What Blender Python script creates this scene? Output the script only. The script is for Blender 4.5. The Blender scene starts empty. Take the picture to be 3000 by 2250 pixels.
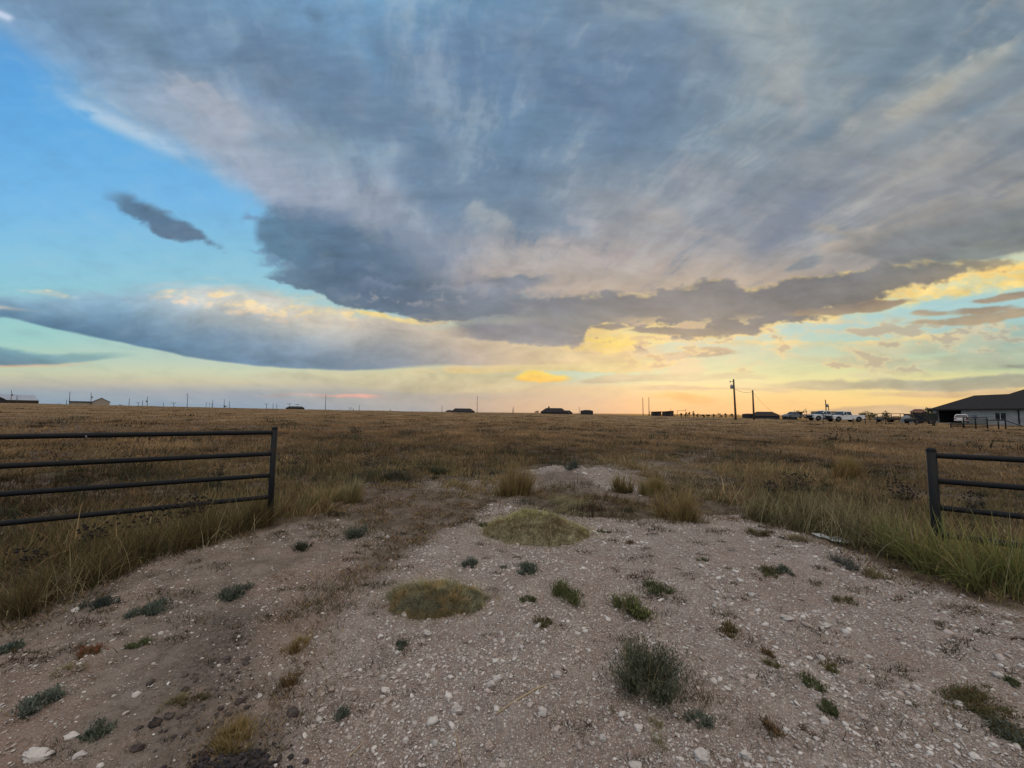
import bpy, math, random
import numpy as np
from mathutils import Vector, Matrix

# ------------------------------------------------------------------ camera
F = 1130.0                       # focal length in pixels of a 3000 px wide frame
EYE = 1.6
PITCH, ROLL = math.radians(4.25), math.radians(0.6)
sc = bpy.context.scene
COL = sc.collection
cam_data = bpy.data.cameras.new("camera")
cam = bpy.data.objects.new("camera", cam_data)
COL.objects.link(cam)
cam_data.sensor_width = 36.0
cam_data.lens = F / 3000.0 * 36.0
cam_data.clip_start, cam_data.clip_end = 0.05, 20000.0
CR = Matrix.Rotation(math.pi / 2 + PITCH, 3, 'X') @ Matrix.Rotation(ROLL, 3, 'Z')
cam.matrix_world = Matrix.Translation((0, 0, EYE)) @ CR.to_4x4()
sc.camera = cam
CRn = np.array(CR)

def ray(px, py):
    """Direction of the view ray through a point of the photograph, scaled to y = 1."""
    d = CRn @ np.array([(px - 1500.0) / F, (1125.0 - py) / F, -1.0])
    return d / d[1]

# ------------------------------------------------------------------ light
FILL_SKY = (1.34, 1.13, 0.96)   # warm fill radiance added to the unseen sky, overhead and behind
SUN_AZ, SUN_EL = math.radians(24), math.radians(9)
sc.view_settings.view_transform = 'Standard'
sc.view_settings.look = 'None'
sc.view_settings.exposure = 0.0
sc.view_settings.gamma = 1.0
sun_data = bpy.data.lights.new("sun", 'SUN')
sun_data.energy = 0.5
sun_data.angle = math.radians(14)
sun_data.color = (1.0, 0.80, 0.60)
sun = bpy.data.objects.new("sun", sun_data)
COL.objects.link(sun)
sd = Vector((math.sin(SUN_AZ) * math.cos(SUN_EL), math.cos(SUN_AZ) * math.cos(SUN_EL), math.sin(SUN_EL)))
sun.rotation_euler = sd.to_track_quat('Z', 'Y').to_euler()

# ------------------------------------------------------------------ node helpers
def lin(c):
    return tuple(((v / 255.0) / 12.92 if v <= 10 else ((v / 255.0 + 0.055) / 1.055) ** 2.4) for v in c)

class NT:
    """Small expression builder over a node tree."""
    def __init__(s, tree):
        s.t = tree; s.n = tree.nodes; s.l = tree.links
    def put(s, sock, val):
        if isinstance(val, X): s.l.new(val.o, sock)
        elif isinstance(val, (tuple, list)):
            v = list(val)
            if sock.type == 'RGBA' and len(v) == 3: v = v + [1.0]
            sock.default_value = v
        else: sock.default_value = val
    def m(s, op, *a, clamp=False):
        n = s.n.new('ShaderNodeMath'); n.operation = op; n.use_clamp = clamp
        for i, v in enumerate(a): s.put(n.inputs[i], v)
        return X(s, n.outputs[0])
    def vm(s, op, *a, out=0):
        n = s.n.new('ShaderNodeVectorMath'); n.operation = op
        for i, v in enumerate(a): s.put(n.inputs[i], v)
        return X(s, n.outputs[out])
    def xyz(s, x, y, z=0.0):
        n = s.n.new('ShaderNodeCombineXYZ')
        for i, v in enumerate((x, y, z)): s.put(n.inputs[i], v)
        return X(s, n.outputs[0])
    def sep(s, v):
        n = s.n.new('ShaderNodeSeparateXYZ'); s.put(n.inputs[0], v)
        return [X(s, o) for o in n.outputs]
    def noise(s, vec, scale=1.0, detail=5.0, rough=0.55, dist=0.0, col=False):
        n = s.n.new('ShaderNodeTexNoise'); n.noise_dimensions = '3D'
        s.put(n.inputs['Vector'], vec); n.inputs['Scale'].default_value = scale
        n.inputs['Detail'].default_value = detail; n.inputs['Roughness'].default_value = rough
        n.inputs['Distortion'].default_value = dist
        return X(s, n.outputs['Color' if col else 'Fac'])
    def voronoi(s, vec, scale, feature='F1', out='Distance', rnd=1.0):
        n = s.n.new('ShaderNodeTexVoronoi'); n.feature = feature
        s.put(n.inputs['Vector'], vec); s.put(n.inputs['Scale'], scale)
        n.inputs['Randomness'].default_value = rnd
        return X(s, n.outputs[out])
    def mix(s, f, a, b, mode='MIX'):
        n = s.n.new('ShaderNodeMix'); n.data_type = 'RGBA'; n.blend_type = mode; n.clamp_factor = True
        s.put(n.inputs[0], f); s.put(n.inputs[6], a); s.put(n.inputs[7], b)
        return X(s, n.outputs[2])
    def ss(s, v, a, b):
        """smoothstep of v from a to b"""
        n = s.n.new('ShaderNodeMapRange'); n.interpolation_type = 'SMOOTHSTEP'
        s.put(n.inputs['Value'], v); s.put(n.inputs['From Min'], a); s.put(n.inputs['From Max'], b)
        return X(s, n.outputs[0])
    def ramp(s, v, stops, interp='LINEAR'):
        n = s.n.new('ShaderNodeValToRGB'); r = n.color_ramp; r.interpolation = interp
        stops = sorted(stops, key=lambda q: q[0])
        r.elements[0].position = stops[0][0]; r.elements[0].color = (*stops[0][1], 1)
        r.elements[1].position = stops[-1][0]; r.elements[1].color = (*stops[-1][1], 1)
        for p, c in stops[1:-1]:
            e = r.elements.new(p); e.color = (*c, 1)
        s.put(n.inputs[0], v)
        return X(s, n.outputs[0])
    def curve(s, v, pts):
        """v in 0..1 -> y in 0..1 through pts"""
        n = s.n.new('ShaderNodeFloatCurve'); c = n.mapping.curves[0]
        pts = sorted(pts)
        c.points[0].location = pts[0]; c.points[1].location = pts[-1]
        for p in pts[1:-1]: c.points.new(*p)
        n.mapping.use_clip = False
        n.mapping.update()
        s.put(n.inputs['Value'], v)
        return X(s, n.outputs[0])

class X:
    def __init__(s, nt, o): s.nt = nt; s.o = o
    def __add__(s, b): return s.nt.m('ADD', s, b)
    __radd__ = __add__
    def __mul__(s, b): return s.nt.m('MULTIPLY', s, b)
    __rmul__ = __mul__
    def __sub__(s, b): return s.nt.m('SUBTRACT', s, b)
    def __rsub__(s, b): return s.nt.m('SUBTRACT', b, s)
    def __truediv__(s, b): return s.nt.m('DIVIDE', s, b)

# ------------------------------------------------------------------ noise
def _hash(ix, iy, seed):
    h = ix.astype(np.uint32) * np.uint32(374761393) + iy.astype(np.uint32) * np.uint32(668265263) + np.uint32((seed * 974634777 + 12345) & 0xFFFFFFFF)
    h = (h ^ (h >> np.uint32(13))) * np.uint32(1274126177)
    return (h ^ (h >> np.uint32(16))) & np.uint32(0xFFFF)
_ANG = np.linspace(0, 2 * np.pi, 65536, endpoint=False)
_GC, _GS = np.cos(_ANG).astype(np.float32), np.sin(_ANG).astype(np.float32)
def perlin(x, y, seed=0):
    x = np.asarray(x, dtype=np.float32); y = np.asarray(y, dtype=np.float32)
    ix, iy = np.floor(x), np.floor(y)
    fx, fy = x - ix, y - iy
    ix, iy = ix.astype(np.int32), iy.astype(np.int32)
    u = fx * fx * fx * (fx * (fx * 6 - 15) + 10); v = fy * fy * fy * (fy * (fy * 6 - 15) + 10)
    def g(ox, oy):
        h = _hash(ix + ox, iy + oy, seed)
        return _GC[h] * (fx - ox) + _GS[h] * (fy - oy)
    a, b, c, d = g(0, 0), g(1, 0), g(0, 1), g(1, 1)
    return (a + u * (b - a)) + v * ((c + u * (d - c)) - (a + u * (b - a)))
def fbm(x, y, octaves=5, rough=0.55, seed=0):
    """fractal noise, about -0.5..0.5"""
    out = 0.0; amp = 1.0; tot = 0.0
    for i in range(octaves):
        out = out + perlin(x * 2 ** i + 17.3 * i, y * 2 ** i - 9.1 * i, seed + i * 31) * amp
        tot += amp; amp *= rough
    return out / tot * 1.15

# ------------------------------------------------------------------ sky
# The sky is computed by world direction (azimuth, elevation) and shines from infinity.
# SX, SY: tangent-plane coordinates of a direction (1130 units per unit of slope, horizon at 1209).
def smooth(v, a, b):
    a = np.asarray(a, dtype=np.float32); b = np.asarray(b, dtype=np.float32)
    t = np.clip((v - a) / (b - a), 0, 1)
    return t * t * (3 - 2 * t)
def hermite(x, xs, ys):
    xs = np.array(xs, float); ys = np.array(ys, float)
    d = np.diff(ys) / np.diff(xs)
    m = np.zeros_like(ys)
    m[1:-1] = np.where(d[1:] * d[:-1] > 0, 2 * d[1:] * d[:-1] / (d[1:] + d[:-1] + 1e-9 * np.sign(d[1:] + d[:-1] + 1e-12)), 0)
    m[0], m[-1] = d[0], d[-1]
    xc = np.clip(x, xs[0], xs[-1])
    i = np.clip(np.searchsorted(xs, xc) - 1, 0, len(xs) - 2)
    h = xs[i + 1] - xs[i]; t = (xc - xs[i]) / h
    return ((2 * t**3 - 3 * t**2 + 1) * ys[i] + (t**3 - 2 * t**2 + t) * h * m[i] + (-2 * t**3 + 3 * t**2) * ys[i + 1] + (t**3 - t**2) * h * m[i + 1]).astype(np.float32)
def S(px, py):
    d = ray(px, py)
    return 1500 + 1130 * d[0], 1209 - 1130 * d[2]
def mixc(f, a, b):
    f = np.asarray(f, dtype=np.float32)
    if f.ndim: f = f[..., None]
    return a + (np.asarray(b, dtype=np.float32) - a) * np.clip(f, 0, 1)
def rampc(v, stops):
    stops = sorted(stops, key=lambda q: q[0])
    xs = [s_[0] for s_ in stops]
    return np.stack([np.interp(v, xs, [s_[1][k] for s_ in stops]) for k in range(3)], -1).astype(np.float32)

# streaks of the high sheet: from, to, width, colour, strength
DK, DK2 = (90, 120, 156), (98, 114, 138)
LB, LP, LG = (128, 160, 192), (150, 162, 186), (160, 166, 168)
STROKES = [
    (150, -20, 560, 170, 70, (98, 126, 158), .75), (420, 120, 640, 260, 60, (96, 126, 158), .7), (640, 120, 1150, 300, 75, (94, 122, 156), .8),
    (760, 250, 1260, 420, 60, (96, 122, 154), .7), (1120, 300, 1340, 520, 80, (96, 124, 156), .8), (1180, 480, 1380, 640, 60, (94, 122, 154), .75),
    (700, 390, 950, 440, 45, (116, 140, 166), .7), (60, 60, 500, 330, 60, (116, 150, 188), .7), (350, 250, 760, 480, 60, (146, 164, 190), .7), (480, 240, 740, 400, 60, (156, 164, 184), .75),
    (700, 500, 1000, 620, 60, (146, 160, 186), .8), (880, 380, 1130, 500, 60, (130, 156, 178), .6), (620, 60, 700, 130, 35, (124, 156, 188), .6),
    (720, -30, 1080, 120, 70, (108, 152, 194), .7), (1000, 20, 1120, 230, 50, (102, 144, 186), .6), (1240, 160, 1330, 330, 36, (122, 148, 178), .35),
    (1480, 30, 1620, 200, 70, (102, 128, 160), .5), (1600, 200, 1900, 420, 100, (92, 120, 156), .75), (1900, 60, 2180, 210, 90, (98, 124, 156), .7),
    (1760, 10, 1950, 60, 40, (128, 148, 166), .6), (2060, 120, 1980, 330, 55, (126, 144, 162), .5), (1420, 560, 1560, 700, 60, (96, 122, 150), .6), (1480, 600, 1740, 680, 50, (104, 124, 150), .6),
    (2330, 20, 2420, 330, 60, (146, 158, 166), .8), (2380, 200, 2330, 480, 40, (150, 152, 160), .5), (2460, 20, 2380, 300, 36, (118, 138, 156), .6), (2500, -20, 2540, 120, 60, (112, 134, 152), .55),
    (2760, 60, 2560, 240, 70, (98, 122, 144), .8), (3020, 60, 2760, 200, 60, (96, 120, 144), .8), (2640, 210, 2500, 330, 50, (104, 126, 148), .7), (3000, 110, 2640, 330, 36, (158, 162, 160), .85),
    (2800, 250, 2600, 370, 40, (160, 158, 152), .8), (3050, 180, 2780, 350, 50, (108, 130, 152), .8), (2780, 350, 2560, 440, 45, (112, 130, 150), .6),
    (2480, 330, 2280, 490, 50, (100, 122, 146), .75), (2280, 480, 2420, 440, 34, (148, 146, 152), .5), (2560, 440, 2300, 620, 45, (114, 126, 146), .6), (2440, 560, 2200, 760, 55, (108, 120, 144), .75),
    (2900, 420, 2560, 560, 40, (146, 148, 152), .6), (3050, 440, 2640, 620, 36, (120, 128, 142), .6), (3050, 520, 2500, 700, 36, (148, 144, 142), .6), (1980, 500, 2250, 640, 60, (134, 138, 154), .5),
    (1700, 560, 2000, 640, 50, (140, 144, 156), .4), (1900, 620, 2180, 720, 36, (158, 154, 158), .5), (1390, 610, 1470, 690, 34, (150, 160, 172), .7), (1660, 650, 1780, 680, 24, (156, 158, 170), .6),
    (2380, 660, 2620, 700, 22, (164, 156, 148), .6), (2400, 740, 2640, 690, 18, (176, 158, 142), .6), (1500, 730, 1900, 790, 50, (170, 160, 162), .7),
]
def sky_colour(dx, dy, dz):
    """display colour (0..255) of the sky in world directions"""
    yy = np.maximum(dy, 0.12)
    SX = 1500.0 + dx / yy * 1130.0
    SY = 1209.0 - dz / yy * 1130.0
    SX = np.clip(SX, -3000, 6000); SY = np.clip(SY, -3500, 1400)
    wx = fbm(SX * 0.0022, SY * 0.0055, 4, 0.55, 3); wy = fbm(SX * 0.0022 + 50, SY * 0.0055, 4, 0.55, 8)
    fine = fbm(SX * 0.0075, SY * 0.020, 7, 0.62, 7)
    puff = fbm(SX * 0.011, SY * 0.017, 6, 0.6, 1)
    wisp = fbm(SX * 0.004 + SY * 0.0016, SY * 0.030 + wx * 2, 6, 0.6, 4)
    frag = fbm(SX * 0.030, SY * 0.050, 4, 0.6, 41)
    inner = fbm(SX * 0.0050 + wx, SY * 0.013 + wy, 6, 0.6, 33)
    zz = np.maximum(dz, 0.0) + 0.16
    PX, PY = dx / zz, dy / zz
    st1 = fbm(PX * 1.7 + PY * 0.25, PY * 0.55 - PX * 0.1, 6, 0.56, 10)
    st2 = fbm(PX * 6.0 + PY * 1.3 + wx * .35, PY * 2.6 + wy * .35, 6, 0.62, 15)
    st3 = fbm(PX * 1.0, PY * 0.8, 5, 0.5, 19)

    def field(cols, warp_x, warp_y):
        out = None; prev = None; xx = SX + warp_x; y = SY + warp_y
        for px, stops in cols:
            r = rampc(y, [(S(px, py)[1], c) for py, c in stops]); sx = S(px, 600)[0]
            out = r if out is None else mixc(smooth(xx, prev, sx), out, r)
            prev = sx
        return out
    def cv(pts):
        q = sorted(S(*p) for p in pts)
        return hermite(SX, [a[0] for a in q], [a[1] for a in q])
    def op(pts):
        return np.interp(SX, [S(p[0], 900)[0] for p in pts], [p[1] for p in pts]).astype(np.float32)
    def rx(stops):
        return rampc(SX, [(S(p, 900)[0], c) for p, c in stops])
    def band(sky, top, bot, col, soft=(10, 10), amp=(20, 12), nz=None, alpha=1.0, tear=0.0):
        """cloud lying between two outlines; col = list of (px, colour at top, colour at foot)"""
        nz = fine if nz is None else nz
        a, b = cv(top), cv(bot)
        y = SY + wy * 22.0
        s0 = soft[0] if not isinstance(soft[0], list) else op(soft[0])
        s1 = soft[1] if not isinstance(soft[1], list) else op(soft[1])
        nn = nz + frag * 0.16
        m1 = smooth(y - a + nn * amp[0] * 2.0, -s0, s0)
        m2 = smooth(b - y + nn * amp[1] * 2.0, -s1, s1)
        m = m1 * m2 * smooth(b - a, 1.0, 12.0)
        m = m * (op(alpha) if not isinstance(alpha, (int, float)) else alpha)
        if tear: m = m * (1 - tear + tear * smooth(fine * .8 + wisp * .8 + frag * .5, -.14, .20))
        t = np.clip((y - a + nz * 14.0) / np.maximum(b - a + 1.0, 1.0), 0, 1)
        if len(col) == 1: c1, c2 = np.array(col[0][1], np.float32), np.array(col[0][2], np.float32)
        else: c1, c2 = rx([(p, q) for p, q, _ in col]), rx([(p, q) for p, _, q in col])
        c = mixc(t, c1 + np.zeros(SX.shape + (3,), np.float32), c2)
        c = c * np.array([1.0, 1.015, 0.975], np.float32) * (1.0 + inner * 0.24 + puff * 0.10)[..., None]
        return mixc(m, sky, c)

    def stroke(sky, x0, y0, x1, y1, w, c, a=0.7, curl=1.0):
        """soft streak of cloud from one point to another, w wide, frayed by the noise"""
        p, q = S(x0, y0), S(x1, y1)
        ex, ey = q[0] - p[0], q[1] - p[1]; L = math.hypot(ex, ey); ex /= L; ey /= L
        gx, gy = SX - p[0] + st1 * 90 * curl + wx * 40, SY - p[1] + wy * 40 + st2 * 70 * curl + puff * 24 * curl
        s_ = (gx * ex + gy * ey) / L
        n_ = (-gx * ey + gy * ex) / w
        core = np.clip(1 - np.clip(np.abs(s_ - 0.5) * 2 - 0.55, 0, 9) / 0.7, 0, 1)
        m = core * core * (3 - 2 * core) * np.exp(-n_ * n_ * 1.6)
        m = np.clip(m * (1.0 + st2 * 2.2 + puff * 0.6), 0, 1)
        return mixc(m * a, sky, c)

    # clear air behind the clouds
    clear = field([
        (0,    [(-200, (84, 150, 212)), (150, (92, 160, 220)), (350, (100, 172, 228)), (600, (120, 186, 232)), (760, (138, 197, 224)), (900, (150, 202, 208)),
                (1000, (158, 206, 200)), (1060, (184, 206, 182)), (1095, (198, 200, 172)), (1125, (182, 178, 168)), (1150, (152, 166, 176)), (1185, (138, 160, 178))]),
        (700,  [(-200, (84, 150, 212)), (350, (98, 170, 226)), (600, (120, 184, 230)), (760, (140, 196, 220)), (900, (160, 205, 215)), (1060, (190, 206, 190)),
                (1090, (204, 210, 180)), (1120, (204, 196, 168)), (1150, (166, 170, 176)), (1190, (146, 163, 180))]),
        (1200, [(-200, (90, 150, 205)), (700, (130, 190, 222)), (900, (170, 205, 205)), (1050, (200, 205, 180)), (1085, (208, 205, 168)), (1120, (198, 186, 160)),
                (1160, (178, 170, 164)), (1205, (170, 168, 168))]),
        (1650, [(-200, (90, 150, 200)), (800, (180, 205, 200)), (950, (215, 200, 160)), (1040, (214, 200, 158)), (1085, (190, 212, 190)), (1110, (200, 208, 178)), (1135, (222, 192, 150)),
                (1170, (214, 182, 152)), (1210, (218, 178, 144))]),
        (2050, [(-200, (90, 150, 200)), (850, (190, 206, 195)), (960, (186, 212, 205)), (1020, (200, 205, 175)), (1070, (206, 208, 165)), (1110, (224, 222, 160)), (1140, (240, 206, 142)),
                (1180, (244, 178, 122)), (1215, (240, 176, 124))]),
        (2500, [(-200, (90, 150, 200)), (850, (178, 214, 216)), (950, (168, 206, 204)), (1030, (184, 208, 180)), (1080, (212, 218, 158)), (1120, (236, 220, 150)), (1160, (248, 212, 132)),
                (1200, (248, 204, 128)), (1225, (240, 190, 132))]),
        (3000, [(-200, (90, 150, 200)), (700, (216, 206, 160)), (800, (190, 214, 200)), (900, (162, 204, 208)), (1000, (154, 192, 184)), (1080, (186, 208, 160)), (1110, (228, 218, 150)), (1150, (252, 206, 126)),
                (1230, (248, 196, 120))]),
    ], wx * 160.0, wy * 0.012)
    sky = clear

    # ---- thin veils low down on the right and in the middle
    veil = smooth(fine * 0.8 + wisp * 0.7 + wx * 0.25, -0.02, 0.16)
    sky = mixc(veil * smooth(SX, 1350.0, 2000.0) * smooth(SY, 880.0, 960.0) * 0.55 * (1.0 - smooth(SY, 1120.0, 1160.0)), sky,
                rx([(1500, (228, 200, 150)), (2300, (222, 204, 160)), (3100, (186, 188, 168))]))

    # ---- low bands over the horizon
    sky = band(sky, [(700, 1100), (850, 1092), (1000, 1090), (1500, 1090), (1650, 1096)], [(700, 1104), (900, 1112), (1100, 1135), (1300, 1150), (1500, 1150), (1650, 1140)],
               [(700, (196, 192, 170), (190, 186, 170)), (1600, (214, 192, 152), (206, 182, 150))], (6, 8), (5, 5), wisp, [(680, 0), (760, .8), (1500, .8), (1700, 0)])
    sky = band(sky, [(650, 1147), (1000, 1142), (1700, 1155)], [(650, 1150), (1000, 1170), (1700, 1168)],
               [(650, (160, 166, 176), (158, 164, 176)), (1700, (190, 172, 156), (190, 170, 156))], (5, 8), (8, 8), wisp, [(600, 0), (800, .7), (1300, .4), (1700, 0)])
    sky = band(sky, [(760, 1156), (900, 1150), (1060, 1148), (1130, 1150)], [(760, 1160), (900, 1156), (1060, 1160), (1130, 1158)],
               [(800, (236, 172, 160), (222, 164, 160))], (3, 4), (5, 5), wisp, [(740, 0), (800, .9), (1080, .9), (1150, 0)])
    sky = band(sky, [(1690, 1118), (1760, 1104), (1850, 1098), (2000, 1092), (2150, 1090), (2300, 1100)], [(1690, 1124), (1800, 1122), (1900, 1120), (2050, 1112), (2150, 1108), (2300, 1106)],
               [(1700, (200, 180, 150), (186, 168, 150)), (2300, (206, 190, 152), (206, 186, 150))], (5, 4), (8, 5), fine, [(1670, 0), (1720, .95), (2150, .9), (2300, 0)])
    sky = band(sky, [(1850, 1136), (2000, 1130), (2150, 1134), (2350, 1142)], [(1850, 1142), (2000, 1145), (2150, 1142), (2350, 1150)],
               [(1900, (202, 172, 146), (200, 168, 146))], (4, 4), (6, 6), wisp, [(1820, 0), (1900, .8), (2250, .8), (2400, 0)])
    sky = band(sky, [(1900, 1158), (1990, 1150), (2050, 1160), (2100, 1172)], [(1900, 1166), (1990, 1176), (2050, 1186), (2100, 1180)],
               [(1900, (255, 176, 108), (250, 158, 104))], (6, 8), (8, 6), wisp, [(1860, 0), (1960, .85), (2060, .7), (2110, 0)])
    sky = band(sky, [(2230, 1130), (2350, 1118), (2600, 1116), (2750, 1108), (3050, 1096)], [(2230, 1136), (2400, 1146), (2600, 1144), (2800, 1148), (3050, 1142)],
               [(2250, (196, 178, 146), (190, 170, 142)), (2700, (160, 162, 148), (172, 160, 142)), (3050, (158, 164, 148), (170, 160, 140))], (6, 5), (9, 7), fine, [(2200, 0), (2300, .85), (2600, .95), (3050, .95)])
    sky = band(sky, [(2500, 1158), (2750, 1152), (3050, 1150)], [(2500, 1162), (2750, 1166), (3050, 1162)],
               [(2500, (214, 176, 136), (206, 170, 134))], (4, 5), (7, 6), wisp, [(2430, 0), (2550, .7), (3050, .8)])
    sky = band(sky, [(2300, 1204), (2500, 1198), (2640, 1194), (2700, 1196), (2800, 1200)], [(2300, 1240), (2500, 1240), (2800, 1240)],
               [(2300, (204, 172, 142), (210, 172, 144))], (4, 5), (4, 4), puff, [(2260, 0), (2400, .8), (2700, .8), (2850, .4)])
    # pale bars higher on the right
    sky = band(sky, [(1960, 985), (2200, 1000), (2500, 1010), (2700, 980), (3050, 960)], [(1960, 990), (2300, 1020), (2600, 1040), (2900, 1020), (3050, 1010)],
               [(2000, (226, 206, 162), (222, 200, 156)), (2600, (208, 202, 168), (196, 192, 164)), (3050, (150, 176, 172), (160, 178, 168))], (14, 16), (22, 22), wisp, [(1900, 0), (2050, .7), (2700, .8), (3050, .5)])
    sky = band(sky, [(2260, 1052), (2600, 1048), (2900, 1030), (3050, 1020)], [(2260, 1060), (2600, 1082), (2900, 1085), (3050, 1080)],
               [(2260, (206, 190, 156), (200, 190, 158)), (3050, (160, 176, 164), (166, 180, 160))], (10, 12), (14, 14), wisp, [(2200, 0), (2400, .8), (3050, .9)])
    sky = band(sky, [(2150, 1002), (2250, 994), (2400, 1006), (2600, 994), (2780, 978), (2850, 986)], [(2150, 1006), (2300, 1008), (2450, 1016), (2600, 1004), (2780, 990), (2850, 988)],
               [(2150, (244, 208, 140), (232, 196, 140))], (6, 6), (12, 12), fine, [(2100, 0), (2200, .85), (2800, .8), (2900, 0)])
    sky = band(sky, [(1880, 1042), (1960, 1030), (2040, 1015), (2100, 1012), (2160, 1030)], [(1880, 1048), (1960, 1052), (2040, 1046), (2110, 1042), (2160, 1036)],
               [(1900, (204, 172, 140), (170, 148, 138))], (4, 4), (9, 7), puff, [(1850, 0), (1920, .8), (2130, .9), (2180, 0)])
    sky = band(sky, [(1200, 1078), (1500, 1060), (1750, 1040), (1950, 1050)], [(1200, 1090), (1500, 1092), (1800, 1092), (1950, 1072)],
               [(1200, (222, 184, 150), (240, 196, 130)), (1900, (232, 196, 136), (236, 200, 130))], (10, 4), (14, 6), fine, [(1150, 0), (1300, .7), (1850, .8), (2000, 0)])
    # glowing cumulus low in the middle
    sky = band(sky, [(1505, 1108), (1540, 1094), (1570, 1088), (1600, 1098), (1640, 1106), (1680, 1108)], [(1505, 1114), (1540, 1120), (1590, 1124), (1640, 1122), (1680, 1114)],
               [(1550, (255, 214, 96), (250, 186, 88))], (4, 5), (7, 6), puff, [(1490, 0), (1530, 1), (1650, 1), (1695, 0)])

    # ---- long slanting cloud on the left, running on to the middle
    sky = band(sky, [(-300, 850), (0, 870), (150, 862), (300, 858), (450, 846), (650, 846), (800, 862), (950, 905), (1150, 925), (1400, 955), (1700, 985), (1900, 1010)],
               [(-300, 920), (0, 925), (150, 955), (300, 985), (450, 1022), (600, 1055), (750, 1074), (900, 1080), (1100, 1078), (1300, 1066), (1600, 1070), (1800, 1066), (1900, 1050)],
               [(0, (140, 170, 200), (98, 132, 168)), (350, (146, 174, 202), (90, 126, 162)), (600, (206, 204, 208), (112, 138, 168)), (900, (226, 210, 198), (124, 142, 168)), (1150, (206, 188, 176), (138, 146, 166)),
                (1400, (206, 182, 160), (188, 166, 156)), (1700, (226, 196, 146), (222, 190, 146))], (26, 4), (26, 3), wisp, [(0, .95), (1300, 1), (1700, .9), (1950, 0)])
    core = fbm(SX * 0.003, SY * 0.008, 4, 0.5, 23)
    sky = band(sky, [(-300, 890), (0, 905), (250, 925), (500, 955), (800, 990), (1100, 1015), (1400, 1035)],
               [(-300, 922), (0, 926), (150, 956), (300, 986), (450, 1023), (600, 1056), (750, 1075), (900, 1081), (1100, 1079), (1400, 1066)],
               [(0, (110, 140, 172), (94, 128, 164)), (600, (112, 138, 170), (96, 126, 160)), (1000, (134, 146, 170), (112, 132, 162)), (1400, (176, 162, 160), (160, 154, 162))],
               (34, 4), (20, 2), core, [(0, .85), (900, .7), (1300, .35), (1450, 0)])
    # rain-dark left foot, with its coral edge
    sky = band(sky, [(-300, 1020), (0, 1058), (200, 1052), (300, 1048)], [(-300, 1070), (0, 1077), (120, 1071), (300, 1062)],
               [(0, (220, 176, 154), (226, 176, 150))], (4, 4), (3, 3), wisp, [(-300, .9), (60, .9), (220, .3), (300, 0)])
    sky = band(sky, [(-300, 1000), (0, 1018), (150, 1034), (300, 1032), (420, 1034)], [(-300, 1062), (0, 1072), (140, 1062), (260, 1052), (420, 1040)],
               [(0, (112, 148, 172), (100, 132, 162)), (400, (140, 178, 186), (130, 168, 182))], (8, 4), (10, 3), wisp, [(-300, .95), (150, .9), (300, .7), (430, 0)])
    # cream tops of that cloud
    sky = band(sky, [(60, 848), (150, 850), (230, 866)], [(60, 856), (150, 866), (230, 872)], [(60, (238, 220, 190), (214, 204, 196))], (4, 5), (8, 6), wisp, [(30, 0), (90, .9), (180, .8), (240, 0)], tear=.6)
    sky = band(sky, [(-200, 890), (0, 898), (150, 908)], [(-200, 900), (0, 908), (150, 914)], [(0, (212, 196, 186), (196, 188, 188))], (4, 5), (6, 6), wisp, [(0, .8), (150, 0)])
    sky = band(sky, [(430, 872), (520, 858), (620, 860), (760, 880), (900, 905), (1050, 920), (1300, 932)], [(430, 878), (520, 890), (620, 915), (760, 930), (900, 940), (1050, 945), (1300, 955)],
               [(450, (236, 208, 184), (220, 200, 192)), (700, (250, 222, 178), (222, 200, 186)), (1000, (248, 220, 168), (220, 196, 180)), (1300, (240, 208, 160), (214, 188, 166))], (10, 16), (22, 22), fine, [(420, 0), (520, 1), (1000, .95), (1300, .6)], tear=.85)
    sky = band(sky, [(1040, 908), (1100, 912), (1200, 930), (1320, 935)], [(1040, 916), (1100, 930), (1200, 946), (1320, 944)], [(1100, (252, 222, 150), (240, 206, 150))], (4, 6), (8, 8), fine, [(1010, 0), (1060, .95), (1250, .8), (1350, 0)])
    # pale wisps above the cream tops
    sky = band(sky, [(560, 812), (650, 820), (800, 838), (950, 860)], [(560, 816), (650, 830), (800, 866), (950, 892)], [(600, (190, 206, 208), (190, 206, 206))], (8, 10), (20, 20), wisp, [(540, 0), (650, .9), (900, 1), (1000, 0)], tear=.8)

    # ---- glow seen through gaps under the dark bar
    sky = band(sky, [(1640, 930), (1800, 915), (1900, 925), (2100, 920), (2400, 880), (2700, 830), (3100, 745)],
               [(1640, 1015), (1760, 1035), (1860, 1025), (2000, 985), (2250, 970), (2500, 930), (2700, 890), (3100, 835)],
               [(1650, (236, 206, 150), (236, 200, 130)), (1850, (254, 214, 126), (248, 208, 110)), (2200, (244, 214, 156), (230, 206, 160)), (2600, (250, 212, 140), (240, 214, 150)), (3050, (254, 208, 120), (250, 216, 140))],
               (12, 12), (10, 22), fine, [(1600, 0), (1700, .95), (1900, 1), (2200, .95), (3050, 1)], tear=.45)
    sky = band(sky, [(1690, 985), (1800, 985), (1880, 990)], [(1690, 1020), (1800, 1034), (1880, 1012)], [(1700, (255, 216, 112), (252, 206, 100))], (8, 8), (12, 14), puff, [(1660, 0), (1740, .9), (1850, .9), (1890, 0)])

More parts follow.
